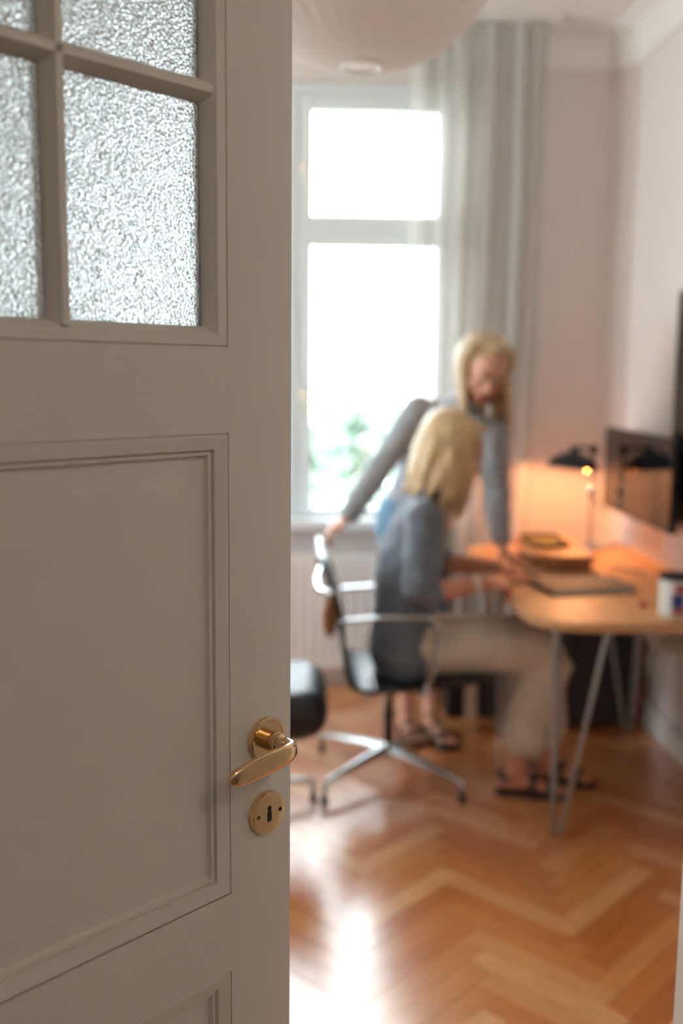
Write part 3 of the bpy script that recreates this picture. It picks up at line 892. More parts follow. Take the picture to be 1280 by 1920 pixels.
# ------------------------------------------------------------------ monitor on the desk (screen faces -X)
mo = thing('monitor', (1.40, 3.98, DZ), label='wide dark monitor held on a wall arm above the desk', cat='monitor')
MY0, MY1, MZ0, MZ1, MX = 3.565, 4.395, 0.925, 1.277, 1.352
boxo('casing', MX, MX+0.03, MY0, MY1, MZ0, MZ1, 'black_plastic', mo, bevel=0.004)
boxo('screen', MX-0.0012, MX+0.004, MY0+0.008, MY1-0.008, MZ0+0.014, MZ1-0.008, 'screen_black', mo)
boxo('back_box', MX+0.03, MX+0.06, 3.85, 4.11, 1.0, 1.2, 'black_plastic', mo, bevel=0.006)
boxo('wall_arm', MX+0.06, XR-0.012, 3.96, 4.0, 1.08, 1.12, 'graphite', mo, bevel=0.004)
boxo('wall_plate', XR-0.012, XR, 3.92, 4.04, 1.02, 1.18, 'graphite', mo, bevel=0.003)

# wall screen
tv = thing('wall_screen', (XR, 3.1, 0.93), label='large black flat screen mounted on the right wall', cat='screen')
boxo('panel', XR-0.055, XR-0.02, 2.30, 3.845, 0.93, 1.83, 'black_plastic', tv, bevel=0.004)
boxo('display', XR-0.0565, XR-0.05, 2.312, 3.833, 0.945, 1.818, 'screen_black', tv)
boxo('wall_bracket', XR-0.02, XR, 2.8, 3.3, 1.2, 1.5, 'black_plastic', tv)

# ------------------------------------------------------------------ things on the desk
tb = thing('notebook', (1.02, 3.50, DZ), 0, label='dark grey notebook lying on the desk before the seated woman', cat='notebook')
Tt = Matrix.Translation((1.02, 3.50, DZ)) @ Matrix.Rotation(R(10), 4, 'Z')
for nm_, z0_, z1_, m_, in_ in (('cover', 0.0, 0.0025, 'slate_grey', 0), ('page_block', 0.0025, 0.0155, 'paper_white', 0.004), ('cover', 0.0155, 0.018, 'slate_grey', 0)):
    bm = bmesh.new(); prism(bm, rrect(-0.165+in_, 0.165-in_, -0.105+in_, 0.105-in_, 0.010, 5), z0_, z1_, Tt); smooth_angle(obj(nm_, bm, m_, tb), 40)
bm = bmesh.new(); tube(bm, [Tt @ V((-0.166, y_, 0.009)) for y_ in (-0.10, 0.10)], [(0.0095, 0.004)]*2, 10, ref=(0, 0, 1)); obj('spine', bm, 'slate_grey', tb, smooth=True)
def pencil(name, a, b, r, body, label, cat, tip='cream', group=None):
    a, b = V(a), V(b); d = (b-a).normalized(); L = (b-a).length
    t = thing(name, a, label=label, cat=cat, group=group)
    tubeo('barrel', [a, a+d*(L-0.02)], r, body, t, 6)
    tubeo('tip', [a+d*(L-0.02), b], [r, 0.0008], tip, t, 6)
    return t
pencil('marker', (1.26, 3.90, DZ+0.006), (1.345, 3.72, DZ+0.006), 0.006, 'black_plastic', 'dark marker lying on the desk beside the monitor', 'pen')
# pen cup with colourful pens
pc = thing('pen_cup', (1.200, 3.10, DZ), label='pale cup with red and blue print near the desk edge', cat='cup')
Tc = Matrix.Translation((1.200, 3.10, DZ))
latheo('cup_wall', [(0, 0.003), (0.040, 0.003), (0.040, 0.0), (0.043, 0.0), (0.046, 0.115), (0.043, 0.117), (0.040, 0.112), (0.038, 0.006), (0, 0.006)], 'paper_white', pc, 32, Tc)
for k, (a0, a1, z0, z1, m) in enumerate(((-115, -60, 0.03, 0.075, 'blue_print'), (-105, -20, 0.078, 0.105, 'red_print'), (-110, -10, 0.008, 0.028, 'red_print'))):
    bm = bmesh.new(); n = 10; lo = []; hi = []
    for i in range(n+1):
        a = R(a0+(a1-a0)*i/n)
        for z, l in ((z0, lo), (z1, hi)):
            r = 0.0434+0.003*z/0.115
            l.append(bm.verts.new(Tc @ V((r*math.cos(a), r*math.sin(a), z))))
    for i in range(n): bm.faces.new((lo[i], lo[i+1], hi[i+1], hi[i]))
    obj('printed_patch', bm, m, pc, smooth=True)
bm = bmesh.new(); lathe(bm, [(0, 0.118), (0.046, 0.117), (0.0475, 0.121), (0.0475, 0.132), (0.044, 0.136), (0, 0.137)], 32, Tc); smooth_angle(obj('lid', bm, 'black_plastic', pc))

# small reddish eraser beside the cup
er = boxo('eraser', 1.13, 1.155, 3.20, 3.225, DZ, DZ+0.014, 'red_print', bevel=0.003); tag(er, 'small brick red eraser beside the printed cup', 'eraser')

# ------------------------------------------------------------------ under and beside the desk
pe = thing('pedestal', (1.27, 4.25, 0), label='dark grey drawer pedestal under the desk', cat='cabinet')
boxo('body', 1.15, 1.42, 4.06, 4.36, 0.03, 0.56, 'graphite', pe, bevel=0.004)
for i in range(3):
    z = 0.05+i*0.168
    dwr = boxo('drawer', 1.138, 1.15, 4.07, 4.35, z, z+0.158, 'graphite', pe, bevel=0.002)
    boxo('pull', 1.130, 1.138, 4.17, 4.25, z+0.125, z+0.133, 'dark_metal', dwr)
for a in (1.17, 1.40):
    for b in (4.09, 4.33):
        latheo('caster', [(0, 0), (0.013, 0), (0.013, 0.03), (0, 0.03)], 'black_plastic', pe, 14, Matrix.Translation((a, b, 0)))
# power strip on the wall with plugs
ps = thing('power_strip', (1.46, 4.0, 0.45), label='white power strip with plugs on the wall under the desk', cat='power strip')
boxo('strip_body', XR-0.045, XR, 3.66, 3.98, 0.43, 0.48, 'cream', ps, bevel=0.006)
for i, y in enumerate((3.71, 3.79, 3.87)):
    boxo('plug', XR-0.095, XR-0.045, y-0.025, y+0.025, 0.435-0.02*(i % 2), 0.475+0.01*i, 'cream', ps, bevel=0.008)
    tubeo('cable', [(XR-0.08, y, 0.435), (XR-0.085, y+0.02, 0.34), (XR-0.06, y+0.06, 0.28), (XR-0.05, y+0.10, 0.36)], 0.004, 'cream', ps, 8)
# magazine files standing on the floor by the radiator
def mag(xa, w, m, label, h=0.30):
    t = thing('magazine_file', (xa+w/2, 4.32, 0), label=label, cat='file box', group='file boxes on the floor')
    boxo('side', xa, xa+0.004, 4.20, 4.43, 0, h, m, t); boxo('side', xa+w-0.004, xa+w, 4.20, 4.43, 0, h, m, t)
    boxo('spine', xa+0.004, xa+w-0.004, 4.20, 4.204, 0, h, m, t); boxo('bottom', xa+0.004, xa+w-0.004, 4.204, 4.43, 0, 0.004, m, t)
    boxo('papers', xa+0.012, xa+w-0.012, 4.215, 4.42, 0.004, h-0.03, 'paper_white', t)
mag(0.645, 0.055, 'black_plastic', 'black file box standing on the floor by the radiator')
mag(0.725, 0.052, 'box_card', 'card file box next to the black one')
mag(0.80, 0.075, 'graphite', 'grey file box between two card ones')
mag(0.895, 0.05, 'box_card', 'card file box at the curtain end of the row')

def cushion(bm, x0, x1, y0, y1, z0, z1, rc, rv, M=None, crown=0.012):
    b = bmesh.new(); rings = []
    lv = [(z0, rv, 0)]
    for k in range(0, 7):
        q = R(90*k/6); lv.append((z0+rv*(1-math.cos(q)), rv*(1-math.sin(q)), 0))
    for k in range(0, 7):
        q = R(90*k/6); lv.append((z1-rv*(1-math.sin(q)), rv*(1-math.cos(q)), 0))
    for z, inset, _ in lv[1:]:
        rings.append([b.verts.new((px, py, z)) for px, py in rrect(x0+inset, x1-inset, y0+inset, y1-inset, max(0.012, rc-inset), 6)])
    n = len(rings[0])
    for A, B in zip(rings, rings[1:]):
        for k in range(n): b.faces.new((A[k], A[(k+1) % n], B[(k+1) % n], B[k]))
    b.faces.new(rings[0][::-1])
    c = b.verts.new(((x0+x1)/2, (y0+y1)/2, z1+crown))
    T_ = rings[-1]
    for k in range(n): b.faces.new((T_[k], T_[(k+1) % n], c))
    bmesh.ops.recalc_face_normals(b, faces=b.faces)
    merge(bm, b, M)

# ------------------------------------------------------------------ office chairs (local: faces +X, origin on the floor)
def chair(loc, rotz, label, pads=False, base_rot=0.0):
    c = thing('office_chair', loc, rotz, label=label, cat='chair', group='office chairs')
    OB = lambda nm, bm, m, deg=40, parent=c: smooth_angle(obj(nm, bm, m, parent, local=True), deg)
    TB = lambda nm, pts, r, m, seg=12, ref=None, cap='round': tubeo(nm, pts, r, m, c, seg, ref, cap, local=True)
    # four-star base
    for k in range(4):
        a = R(45+90*k)+base_rot; ca, sa = math.cos(a), math.sin(a)
        rad = 0.345
        bm = bmesh.new()
        pts = [(0.02*ca, 0.02*sa, 0.105), (0.12*ca, 0.12*sa, 0.10), (0.24*ca, 0.24*sa, 0.086), (0.33*ca, 0.33*sa, 0.074), (0.344*ca, 0.344*sa, 0.068), (0.347*ca, 0.347*sa, 0.055)]
        tube(bm, pts, [(0.019, 0.021), (0.017, 0.018), (0.0135, 0.014), (0.011, 0.012), (0.010, 0.0115), (0.008, 0.011)], 14, ref=(0, 0, 1))
        bmesh.ops.recalc_face_normals(bm, faces=bm.faces)
        lg = OB('leg', bm, 'aluminium', 50)
        bm = bmesh.new()
        lathe(bm, [(0, 0.06), (0.0075, 0.06), (0.0085, 0.03), (0.014, 0.012), (0.0155, 0.0), (0, 0.0)], 16, Matrix.Translation((rad*ca, rad*sa, 0)))
        smooth_angle(obj('glide', bm, 'black_plastic', lg, local=True))
    bm = bmesh.new(); lathe(bm, [(0, 0.075), (0.028, 0.078), (0.034, 0.10), (0.030, 0.125), (0.022, 0.135), (0, 0.135)], 24); OB('hub', bm, 'aluminium')
    bm = bmesh.new(); lathe(bm, [(0, 0.12), (0.019, 0.12), (0.019, 0.26), (0.014, 0.262), (0.014, 0.345), (0, 0.345)], 20); OB('column', bm, 'dark_metal')
    bm = bmesh.new(); lathe(bm, [(0, 0.315), (0.024, 0.315), (0.03, 0.335), (0.045, 0.36), (0.045, 0.37), (0, 0.37)], 24); OB('tilt_unit', bm, 'chrome')
    prof = [(0.335, 0.430), (0.32, 0.440), (0.27, 0.437), (0.2, 0.428), (0.1, 0.415), (0.0, 0.407), (-0.08, 0.402), (-0.125, 0.408), (-0.155, 0.430), (-0.170, 0.47),
            (-0.178, 0.54), (-0.185, 0.62), (-0.197, 0.69), (-0.218, 0.76), (-0.243, 0.825), (-0.258, 0.862), (-0.27, 0.872)]
    HWD = 0.235
    # smooth resample
    P = [V((x, 0, z)) for x, z in prof]
    def resample(P, n):
        out = []
        for i in range(n+1):
            t = i/n*(len(P)-1); k = min(int(t), len(P)-2); f = t-k
            p0 = P[max(k-1, 0)]; p1 = P[k]; p2 = P[k+1]; p3 = P[min(k+2, len(P)-1)]
            out.append(0.5*((2*p1)+(-p0+p2)*f+(2*p0-5*p1+4*p2-p3)*f*f+(-p0+3*p1-3*p2+p3)*f**3))
        return out
    S = resample(P, 120)
    # side rails
    for s in (-1, 1):
        TB('side_rail', [p+V((0, s*(HWD+0.004), 0)) for p in S[::3]], [(0.009, 0.0045)]*41, 'dark_metal', 10)
    # ribbed sling (the padded chair carries only its cushions)
    if pads: S = S[44:]
    bm = bmesh.new(); rows = []
    fr, T = frames(S, (0, 1, 0))
    ny = 10
    for side in (1, -1):
        grid = []
        for i, p in enumerate(S):
            nrm = V((-T[i].z, 0, T[i].x))
            if nrm.z < 0 and i < 40 and not pads: nrm = -nrm
            rib = 0.006+0.0035*abs(math.sin(i*math.pi/3.0))
            grid.append([bm.verts.new(p+nrm*rib*side+V((0, -HWD+2*HWD*j/ny, 0))) for j in range(ny+1)])
        rows.append(grid)
        for A, B in zip(grid, grid[1:]):
            for j in range(ny): bm.faces.new((A[j], A[j+1], B[j+1], B[j]))
    a, b = rows
    for i in range(len(S)-1):
        for j in (0, ny): bm.faces.new((a[i][j], a[i+1][j], b[i+1][j], b[i][j]))
    for i in (0, len(S)-1):
        for j in range(ny): bm.faces.new((a[i][j], a[i][j+1], b[i][j+1], b[i][j]))
    bmesh.ops.recalc_face_normals(bm, faces=bm.faces)
    OB('sling', bm, 'sling_leather', 80)
    # stretchers between rails
    for (x, z) in ((0.10, 0.388), (-0.09, 0.378)):
        TB('stretcher', [(x, -HWD-0.012, z+0.008), (x, -0.12, z-0.012), (x, 0.12, z-0.012), (x, HWD+0.012, z+0.008)], [(0.009, 0.015)]*4, 'chrome', 12)
    boxo('seat_bracket', -0.11, 0.12, -0.03, 0.03, 0.362, 0.380, 'chrome', c, bevel=0.005, local=True)
    TB('back_stretcher', [(-0.225, -HWD-0.008, 0.755), (-0.262, -HWD+0.05, 0.752), (-0.27, 0, 0.752), (-0.262, HWD-0.05, 0.752), (-0.225, HWD+0.008, 0.755)], 0.010, 'chrome', 12)
    # arm loops
    for s in (-1, 1):
        y = s*(HWD+0.022)
        pts = [(-0.188, s*(HWD+0.006), 0.655), (-0.175, y, 0.662), (-0.12, y, 0.666), (-0.02, y, 0.672), (0.09, y, 0.674), (0.125, y, 0.668), (0.143, y, 0.648), (0.146, y, 0.61), (0.135, y, 0.52), (0.115, y, 0.445), (0.105, s*(HWD+0.010), 0.418)]
        TB('armrest', pts, [(0.0075, 0.0125)]*len(pts), 'chrome', 14, ref=(0, 0, 1))
    if pads:
        bm = bmesh.new(); cushion(bm, -0.16, 0.375, -0.245, 0.245, 0.325, 0.487, 0.11, 0.074)
        OB('seat_cushion', bm, 'black_leather', 60)
        bm = bmesh.new(); cushion(bm, -0.20, 0.20, -0.23, 0.23, 0.0, 0.075, 0.08, 0.03, Matrix.Translation((-0.200, 0, 0.69)) @ Matrix.Rotation(R(80), 4, 'Y'))
        OB('back_cushion', bm, 'black_leather', 60)
    return c
chair((0.33, 3.58, 0), 0.0, 'slim office chair with chrome arms under the seated woman')
chair((-0.285, 3.27, 0), R(0), 'office chair with thick black leather cushion, half hidden by the door', pads=True, base_rot=R(-30))

# tan leather pouch hanging at the chair back
po = thing('leather_pouch', (0.110, 3.872, 0.490), label='tan leather pouch hanging behind the chair back', cat='pouch')
bm = bmesh.new()
tube(bm, [(0.130, 3.880, 0.645), (0.123, 3.882, 0.610), (0.117, 3.882, 0.550), (0.115, 3.882, 0.490), (0.119, 3.880, 0.455)], [(0.010, 0.006), (0.022, 0.012), (0.034, 0.018), (0.028, 0.018), (0.006, 0.006)], 14, ref=(1, 0, 0), cap='round')
bmesh.ops.recalc_face_normals(bm, faces=bm.faces); obj('pouch_body', bm, 'tan_leather', po, smooth=True)
tubeo('strap', [(0.130, 3.880, 0.645), (0.133, 3.870, 0.680), (0.147, 3.842, 0.690), (0.155, 3.834, 0.665)], [(0.006, 0.002)]*4, 'tan_leather', po, 8)

# ------------------------------------------------------------------ people
def baked(name, bm, voxel, material, parent, smooth_it=4, crumple=0.0, freq=9.0, zf=1.7):
    """fuse overlapping closed shapes into one continuous surface"""
    bmesh.ops.recalc_face_normals(bm, faces=bm.faces)
    me = bpy.data.meshes.new(name+'_raw'); bm.to_mesh(me); bm.free()
    o = bpy.data.objects.new(name+'_raw', me); COL.objects.link(o)
    r = o.modifiers.new('fuse', 'REMESH'); r.mode = 'VOXEL'; r.voxel_size = voxel
    if smooth_it:
        sm = o.modifiers.new('relax', 'SMOOTH'); sm.iterations = smooth_it; sm.factor = 0.5
    dg = bpy.context.evaluated_depsgraph_get(); dg.update()
    ne = bpy.data.meshes.new_from_object(o.evaluated_get(dg)); ne.name = name
    bpy.data.objects.remove(o); bpy.data.meshes.remove(me)
    if crumple:
        for v, n in zip(ne.vertices, [v.normal.copy() for v in ne.vertices]):
            c = v.co
            k = noise.noise(V((c.x*freq, c.y*freq, c.z*freq*zf)))+0.5*noise.noise(V((c.x*freq*2.3, c.y*freq*2.3, c.z*freq*zf*0.7)))
            v.co = c+n*k*crumple
    ne.materials.clear()
    return obj(name, ne, material, parent, smooth=True)

def limb(bm, pts, rad, ref=None, seg=18):
    tube(bm, pts, rad, seg, ref=ref, cap='round')

def spline(pts, n):
    P = [V(p) for p in pts]; out = []
    for i in range(n+1):
        t = i/n*(len(P)-1); k = min(int(t), len(P)-2); f = t-k
        p0 = P[max(k-1, 0)]; p1 = P[k]; p2 = P[k+1]; p3 = P[min(k+2, len(P)-1)]
        out.append(0.5*((2*p1)+(-p0+p2)*f+(2*p0-5*p1+4*p2-p3)*f*f+(-p0+3*p1-3*p2+p3)*f**3))
    return out

def head_matrix(c, f, u):
    f = V(f).normalized(); u = V(u); u = (u-f*u.dot(f)).normalized(); s = u.cross(f)
    return Matrix(((f.x, s.x, u.x, c[0]), (f.y, s.y, u.y, c[1]), (f.z, s.z, u.z, c[2]), (0, 0, 0, 1)))

def head(bm, H, neck_base):
    Q = H.to_3x3()
    B = lambda c, r: ball(bm, H @ V(c), r, Q)
    B((-0.012, 0, 0.025), (0.095, 0.074, 0.088)); B((0.022, 0, -0.035), (0.064, 0.058, 0.076)); B((0.062, 0, -0.096), (0.020, 0.024, 0.018))
    for s in (-1, 1):
        B((0.052, s*0.034, -0.030), 0.028); B((0.080, s*0.028, 0.020), (0.014, 0.026, 0.010)); B((-0.006, s*0.074, -0.010), (0.018, 0.008, 0.031))
        B((0.094, s*0.009, -0.034), 0.0085)
    limb(bm, [H @ V(p) for p in ((0.082, 0, 0.014), (0.096, 0, -0.008), (0.107, 0, -0.028))], [0.007, 0.008, 0.0105])
    B((0.086, 0, -0.060), (0.012, 0.023, 0.007)); B((0.084, 0, -0.071), (0.012, 0.020, 0.008))
    limb(bm, [H @ V((-0.030, 0, -0.02)), H @ V((-0.028, 0, -0.085)), neck_base], [0.058, 0.050, 0.056])

def face_parts(H, parent):
    Q = H.to_3x3()
    for s in (-1, 1):
        bm = bmesh.new(); ball(bm, H @ V((0.0815, s*0.030, 0.003)), (0.009, 0.0135, 0.0075), Q); e = obj('eye', bm, 'eye_white', parent, smooth=True)
        bm = bmesh.new(); ball(bm, H @ V((0.088, s*0.030, 0.0015)), (0.0035, 0.006, 0.006), Q); obj('iris', bm, 'iris', e, smooth=True)
        bm = bmesh.new(); tube(bm, [H @ V(p) for p in ((0.092, s*0.012, 0.026), (0.0925, s*0.030, 0.0305), (0.082, s*0.047, 0.026))], [(0.004, 0.002), (0.0045, 0.002), (0.002, 0.001)], 8, cap='round'); obj('eyebrow', bm, 'brow', parent, smooth=True)
    bm = bmesh.new(); ball(bm, H @ V((0.0915, 0, -0.061)), (0.0085, 0.022, 0.0055), Q); ball(bm, H @ V((0.0895, 0, -0.0705)), (0.0085, 0.019, 0.0065), Q); obj('lips', bm, 'lips', parent, smooth=True)

def hand(bm, wrist, fwd, palm, thumb, curl=(25, 30, 20), splay=4, grip=None):
    """wrist -> finger direction fwd, palm faces `palm`, thumb leaves the side `thumb`"""
    wrist = V(wrist); f = V(fwd).normalized(); p = V(palm); p = (p-f*p.dot(f)).normalized()
    l = V(thumb); l = l-f*l.dot(f)-p*l.dot(p); l.normalize()
    limb(bm, [wrist-f*0.02, wrist+f*0.018, wrist+f*0.05, wrist+f*0.082], [(0.026, 0.018), (0.030, 0.017), (0.038, 0.0155), (0.037, 0.012)], ref=l)
    for k, (off, L) in enumerate(((0.0285, 0.068), (0.0097, 0.076), (-0.0095, 0.071), (-0.028, 0.056))):
        q = wrist+f*(0.080-abs(off)*0.18)+l*off
        ang = 0; pts = [q]; d0 = (f+l*math.tan(R(splay))*off/0.028).normalized()
        ax = d0.cross(p)
        for seg, c in zip((0.46, 0.30, 0.24), curl):
            ang += c+k*2
            d = Quaternion(ax, R(ang)) @ d0
            if d.dot(p) < 0 and ang < 170: d = Quaternion(ax, R(-ang)) @ d0
            q = q+d*L*seg; pts.append(q)
        limb(bm, pts, [0.0092, 0.0084, 0.0076, 0.0066], seg=12)
    b = wrist+f*0.022+l*0.026
    d1 = (f*0.72+l*0.62+p*0.30).normalized(); d2 = (f*0.90+l*0.15+p*0.40).normalized()
    limb(bm, [b-l*0.008, b+d1*0.042, b+d1*0.042+d2*0.032], [0.0135, 0.0105, 0.008], seg=12)

def foot(bm, ankle, d):
    a = V(ankle); d = V(d); d.z = 0; d.normalize()
    g = lambda x, z: V((a.x, a.y, 0))+d*x+V((0, 0, z))
    limb(bm, [a+V((0, 0, 0.03)), a, g(-0.005, 0.05)], [0.036, 0.036, 0.034])
    side = V((-d.y, d.x, 0))
    limb(bm, [g(-0.045, 0.042), g(0.03, 0.050), g(0.09, 0.040), g(0.135, 0.030), g(0.165, 0.026)], [(0.026, 0.020), (0.032, 0.030), (0.038, 0.022), (0.040, 0.013), (0.034, 0.010)], ref=side)
    for k in range(5):
        o = side*(0.030-0.015*k)
        limb(bm, [g(0.155, 0.026)+o, g(0.185-0.006*abs(k-1), 0.0245)+o], [0.0085, 0.0075], seg=8)

def sandal(parent, ankle, d, closed=False):
    a = V(ankle); d = V(d); d.z = 0; d.normalize(); side = V((-d.y, d.x, 0))
    M = Matrix(((d.x, side.x, 0, a.x), (d.y, side.y, 0, a.y), (0, 0, 1, 0), (0, 0, 0, 1)))
    out = [(-0.072, 0), (-0.062, 0.022), (-0.03, 0.031), (0.04, 0.034), (0.10, 0.045), (0.15, 0.045), (0.185, 0.034), (0.20, 0.012), (0.20, -0.012), (0.185, -0.034), (0.15, -0.045), (0.10, -0.045), (0.04, -0.034), (-0.03, -0.031), (-0.062, -0.022)]
    bm = bmesh.new(); prism(bm, out, 0.0, 0.017, M, bevel=0.003); so = smooth_angle(obj('sandal', bm, 'dark_sandal', parent), 40)
    for x, w, h in ((0.125, 0.046, 0.046), (0.065, 0.042, 0.068)):
        pts = [M @ V((x+0.01*math.cos(t), w*math.cos(t), 0.012+h*math.sin(t))) for t in [R(180*i/10) for i in range(11)]]
        bm = bmesh.new(); tube(bm, pts, [(0.016, 0.0025)]*11, 10, ref=d, cap='round'); obj('strap', bm, 'dark_sandal', so, smooth=True)
    pts = [M @ V((-0.02-0.045*math.sin(t), 0.038*math.cos(t), 0.07)) for t in [R(180*i/10) for i in range(11)]]
    bm = bmesh.new(); tube(bm, pts, [(0.008, 0.0025)]*11, 8, ref=(0, 0, 1), cap='round'); obj('heel_strap', bm, 'dark_sandal', so, smooth=True)

def hairdo(H, material, parent, drop, seed, inward=None, front=48):
    rnd = random.Random(seed); bm = bmesh.new(); Q = H.to_3x3()
    ball(bm, H @ V((-0.034, 0, 0.036)), (0.098, 0.087, 0.094), Q, sub=4)
    ce = V((-0.030, 0, 0.034)); rr = V((0.104, 0.090, 0.097))
    def on(th, el, s, k=1.0):
        return H @ (ce+V((rr.x*math.cos(el)*math.cos(th)*k, s*rr.y*math.cos(el)*math.sin(th)*k, rr.z*math.sin(el)*k)))
    for s in (-1, 1):
        for i in range(13):
            th = R(front+(180-front)*i/12)
            root = H @ V((0.040-0.12*i/12, s*0.006, 0.120-0.012*i/12))
            L = drop*rnd.uniform(0.72, 1.08)
            p = [root, on(th, R(48), s, 1.02), on(th, R(18), s, 1.05), on(th, R(-12), s, 1.05)]
            q = p[-1]
            out = (q-(H @ V((-0.02, 0, -0.02)))); out.z = 0
            for t in (0.33, 0.66, 1.0):
                w = q+V((0, 0, -L*t))+out*(0.16*t if t < 0.8 else 0.10)
                if inward is not None: w += V(inward)*t
                w += V((rnd.uniform(-1, 1), rnd.uniform(-1, 1), 0))*0.006
                p.append(w)
            S = spline(p, 18)
            rad = [0.012+0.011*min(1, k/6) if k < 10 else 0.023*(1-((k-10)/9.0)**1.3) for k in range(19)]
            limb(bm, S, [max(0.004, r) for r in rad], seg=10)
    return baked('hair', bm, 0.0055, material, parent, 3, 0.0035, 60, 0.07)

# ---- seated woman (faces the desk, +X)
se = thing('person', (0.45, 3.55, 0), label='woman in blue shirt and beige trousers sitting at the desk', cat='person')
SH = head_matrix((0.560, 3.565, 1.228), (0.84, -0.14, -0.52), (0.5, 0, 0.86))
bm = bmesh.new()
head(bm, SH, V((0.465, 3.57, 1.03)))
limb(bm, [(0.37, 3.57, 0.54), (0.37, 3.57, 0.72), (0.41, 3.57, 0.88), (0.455, 3.57, 1.01)], [(0.15, 0.105), (0.125, 0.095), (0.145, 0.10), (0.12, 0.07)], ref=(0, 1, 0))
nS, nE, nW = V((0.425, 3.40, 1.005)), V((0.405, 3.335, 0.752)), V((0.640, 3.395, 0.778))
fS, fE, fW = V((0.455, 3.745, 1.0)), V((0.515, 3.80, 0.775)), V((0.735, 3.665, 0.785))
for a, b, c in ((nS, nE, nW), (fS, fE, fW)):
    limb(bm, [a, a.lerp(b, 0.5), b, b.lerp(c, 0.35), c], [0.048, 0.044, 0.038, 0.039, 0.027])
hand(bm, nW, (0.93, 0.22, -0.12), (0.1, 0.35, -0.9), (-0.1, 1, 0.25), curl=(30, 38, 25))
hand(bm, fW, (0.86, -0.38, -0.12), (0.05, -0.25, -0.95), (0.0, -1, 0.1), curl=(18, 22, 15))
nH, nK, nA = V((0.40, 3.48, 0.515)), V((0.885, 3.43, 0.535)), V((0.775, 3.40, 0.088))
fH, fK, fA = V((0.40, 3.66, 0.515)), V((0.895, 3.58, 0.535)), V((0.905, 3.52, 0.088))
for h, k, a in ((nH, nK, nA), (fH, fK, fA)):
    limb(bm, [h, h.lerp(k, 0.5), k, k.lerp(a, 0.3), a.lerp(k, 0.15), a], [0.082, 0.070, 0.053, 0.050, 0.034, 0.033])
foot(bm, nA, (1, -0.18, 0)); foot(bm, fA, (1, -0.30, 0))
sb = baked('body', bm, 0.005, 'skin_tan', se, 3)
face_parts(SH, se)
hairdo(SH, 'hair_gold', se, 0.26, 5, inward=(-0.07, 0, 0.02), front=56)
# front locks falling forward of the shoulder
bm = bmesh.new()
for i in range(7):
    y = 3.50+0.012*i if i < 4 else 3.61+0.012*(i-4)
    limb(bm, spline([(0.585, y, 1.26), (0.60+0.004*i, y-0.01, 1.18), (0.585, y-0.012, 1.08), (0.565-0.004*i, y-0.005, 0.985+0.008*(i % 3))], 10), [0.018, 0.02, 0.021, 0.022, 0.021, 0.02, 0.018, 0.016, 0.013, 0.009, 0.004], seg=10)
baked('hair_lock', bm, 0.0055, 'hair_gold', se, 3, 0.003, 60, 0.07)
# shirt
bm = bmesh.new()
limb(bm, [(0.385, 3.57, 0.50), (0.380, 3.57, 0.60), (0.378, 3.57, 0.72), (0.40, 3.57, 0.86), (0.438, 3.57, 0.975), (0.452, 3.57, 1.015)], [(0.198, 0.136), (0.168, 0.120), (0.148, 0.110), (0.158, 0.120), (0.150, 0.098), (0.10, 0.075)], ref=(0, 1, 0), seg=26)
limb(bm, [(0.462, 3.57, 1.03), (0.478, 3.57, 1.068)], [0.074, 0.064])
for a, b, c in ((nS, nE, nW), (fS, fE, fW)):
    limb(bm, [a+V((0, 0, -0.005)), a.lerp(b, 0.5), b, b.lerp(c, 0.16)], [0.064, 0.066, 0.058, 0.054])
    limb(bm, [a, V((0.45, 3.57, 1.0))], [0.066, 0.07])
baked('shirt', bm, 0.0065, 'denim_shirt', se, 4, 0.007, 11)
# trousers
bm = bmesh.new()
limb(bm, [(0.365, 3.57, 0.515), (0.43, 3.57, 0.515)], [(0.160, 0.095), (0.155, 0.095)], ref=(0, 1, 0), seg=24)
for h, k, a, w in ((nH, nK, nA, 0.082), (fH, fK, fA, 0.088)):
    k2 = k+V((0.01, 0, 0.0)); e = a.lerp(k, 0.28)
    limb(bm, [h, h.lerp(k, 0.5), k2+V((-0.02, 0, 0)), k2+V((0.005, 0, -0.05)), k.lerp(e, 0.6), e], [(0.086, 0.092), (0.090, 0.088), (0.080, 0.080), (0.080, 0.078), (w, w), (w+0.004, w)], ref=(0, 1, 0), seg=24)
baked('trousers', bm, 0.0065, 'beige_trousers', se, 4, 0.007, 10)
sandal(se, nA, (1, -0.18, 0)); sandal(se, fA, (1, -0.30, 0))
# pale wrist band
bm = bmesh.new(); tube(bm, [nW.lerp(nE, t) for t in (0.10, 0.17)], [0.0315, 0.0325], 20, cap='flat'); obj('bracelet', bm, 'cream', se, smooth=True)
# pen in the near hand
pen = pencil('pen', (0.735, 3.40, 0.86), (0.865, 3.50, 0.762), 0.0045, 'black_plastic', 'slim dark pen held over the notebook', 'pen')

# ---- standing woman leaning over (faces the camera side and the desk)
st = thing('person', (0.5, 4.02, 0), label='woman in grey blouse leaning over with a hand on the chair', cat='person')
TH = head_matrix((0.706, 3.875, 1.515), (0.10, -0.86, -0.48), (0.30, -0.35, 0.9))
LAT = V((0.94, -0.16, -0.30)).normalized()
bm = bmesh.new()
head(bm, TH, V((0.625, 3.945, 1.355)))
limb(bm, [(0.47, 4.10, 0.88), (0.52, 4.075, 1.03), (0.57, 4.015, 1.20), (0.61, 3.965, 1.32)], [(0.14, 0.10), (0.115, 0.09), (0.135, 0.095), (0.11, 0.065)], ref=LAT)
rS, rE, rW = V((0.465, 3.985, 1.355)), V((0.335, 3.945, 1.165)), V((0.178, 3.805, 0.952))
lS, lE, lW = V((0.755, 3.93, 1.265)), V((0.782, 3.935, 1.05)), V((0.792, 3.875, 0.845))
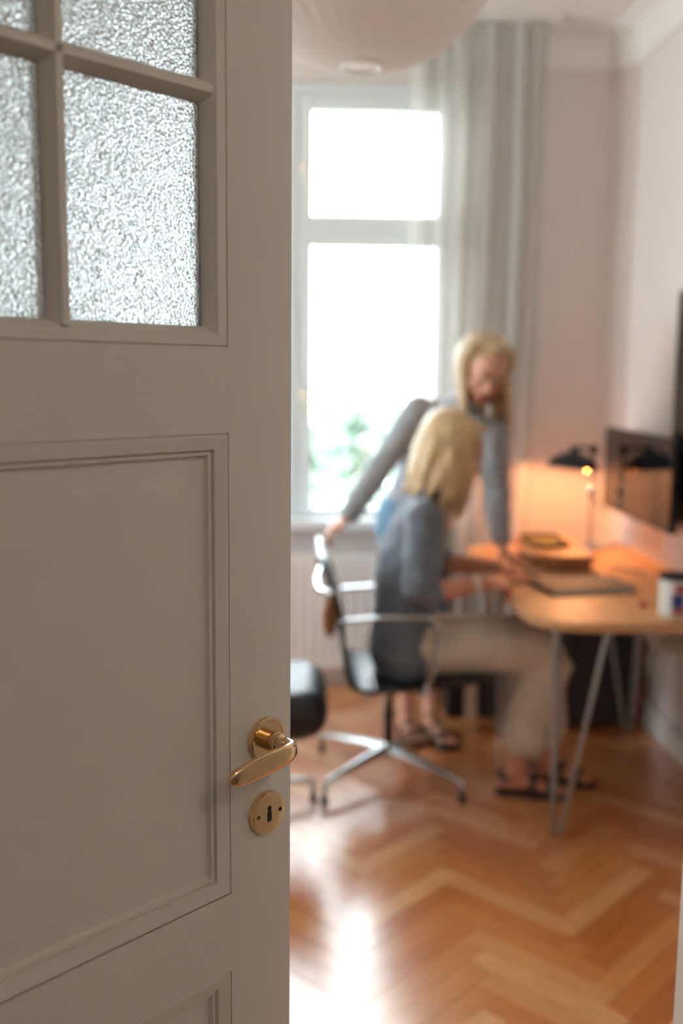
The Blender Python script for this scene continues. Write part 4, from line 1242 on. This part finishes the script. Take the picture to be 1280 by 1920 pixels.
for a, b, c in ((rS, rE, rW), (lS, lE, lW)):
    limb(bm, [a, a.lerp(b, 0.5), b, b.lerp(c, 0.35), c], [0.046, 0.042, 0.036, 0.037, 0.026])
hand(bm, rW, (-0.76, -0.20, -0.55), (0.45, -0.1, -0.85), (0.1, -0.9, 0.2), curl=(18, 34, 26))
hand(bm, lW, (0.55, -0.45, -0.68), (-0.5, 0.3, -0.75), (-0.6, -0.75, 0.1), curl=(-22, 6, 8), splay=9)
rH, rK, rA = V((0.415, 4.10, 0.84)), V((0.43, 4.055, 0.46)), V((0.445, 4.03, 0.088))
lH, lK, lA = V((0.545, 4.085, 0.84)), V((0.548, 4.035, 0.46)), V((0.545, 4.0, 0.088))
for h, k, a in ((rH, rK, rA), (lH, lK, lA)):
    limb(bm, [h, h.lerp(k, 0.5), k, k.lerp(a, 0.3), a.lerp(k, 0.15), a], [0.084, 0.068, 0.050, 0.049, 0.034, 0.033])
foot(bm, rA, (0.1, -1, 0)); foot(bm, lA, (0.35, -1, 0))
baked('body', bm, 0.005, 'skin', st, 3)
face_parts(TH, st)
hairdo(TH, 'hair_ash', st, 0.29, 11, front=74, inward=(0.015, 0, 0))
bm = bmesh.new()
limb(bm, [(0.475, 4.10, 0.885), (0.505, 4.085, 0.98), (0.535, 4.055, 1.08), (0.575, 4.005, 1.21), (0.605, 3.965, 1.315), (0.62, 3.95, 1.345)], [(0.168, 0.122), (0.152, 0.115), (0.150, 0.112), (0.168, 0.118), (0.150, 0.092), (0.085, 0.07)], ref=LAT, seg=26)
limb(bm, [(0.622, 3.945, 1.352), (0.640, 3.93, 1.385)], [0.068, 0.060])
for a, b, c in ((rS, rE, rW), (lS, lE, lW)):
    limb(bm, [a, a.lerp(b, 0.5), b, b.lerp(c, 0.5), b.lerp(c, 0.92)], [0.066, 0.062, 0.055, 0.050, 0.045])
    limb(bm, [a, V((0.61, 3.96, 1.325))], [0.060, 0.066])
baked('blouse', bm, 0.0065, 'grey_blouse', st, 4, 0.006, 11)
bm = bmesh.new()
limb(bm, [(0.475, 4.10, 0.93), (0.478, 4.10, 0.86)], [(0.165, 0.118), (0.172, 0.125)], ref=(1, 0, 0), seg=24)
for h, k, a in ((rH, rK, rA), (lH, lK, lA)):
    limb(bm, [h, h.lerp(k, 0.5), k, a.lerp(k, 0.75)], [0.094, 0.082, 0.066, 0.068], seg=22)
baked('jeans', bm, 0.0065, 'blue_jeans', st, 4, 0.004, 12)
sandal(st, rA, (0.1, -1, 0)); sandal(st, lA, (0.35, -1, 0))
bm = bmesh.new(); tube(bm, [lW.lerp(lE, t) for t in (0.02, 0.10)], [0.031, 0.0315], 20, cap='flat'); wt = obj('watch_strap', bm, 'black_plastic', st, smooth=True)
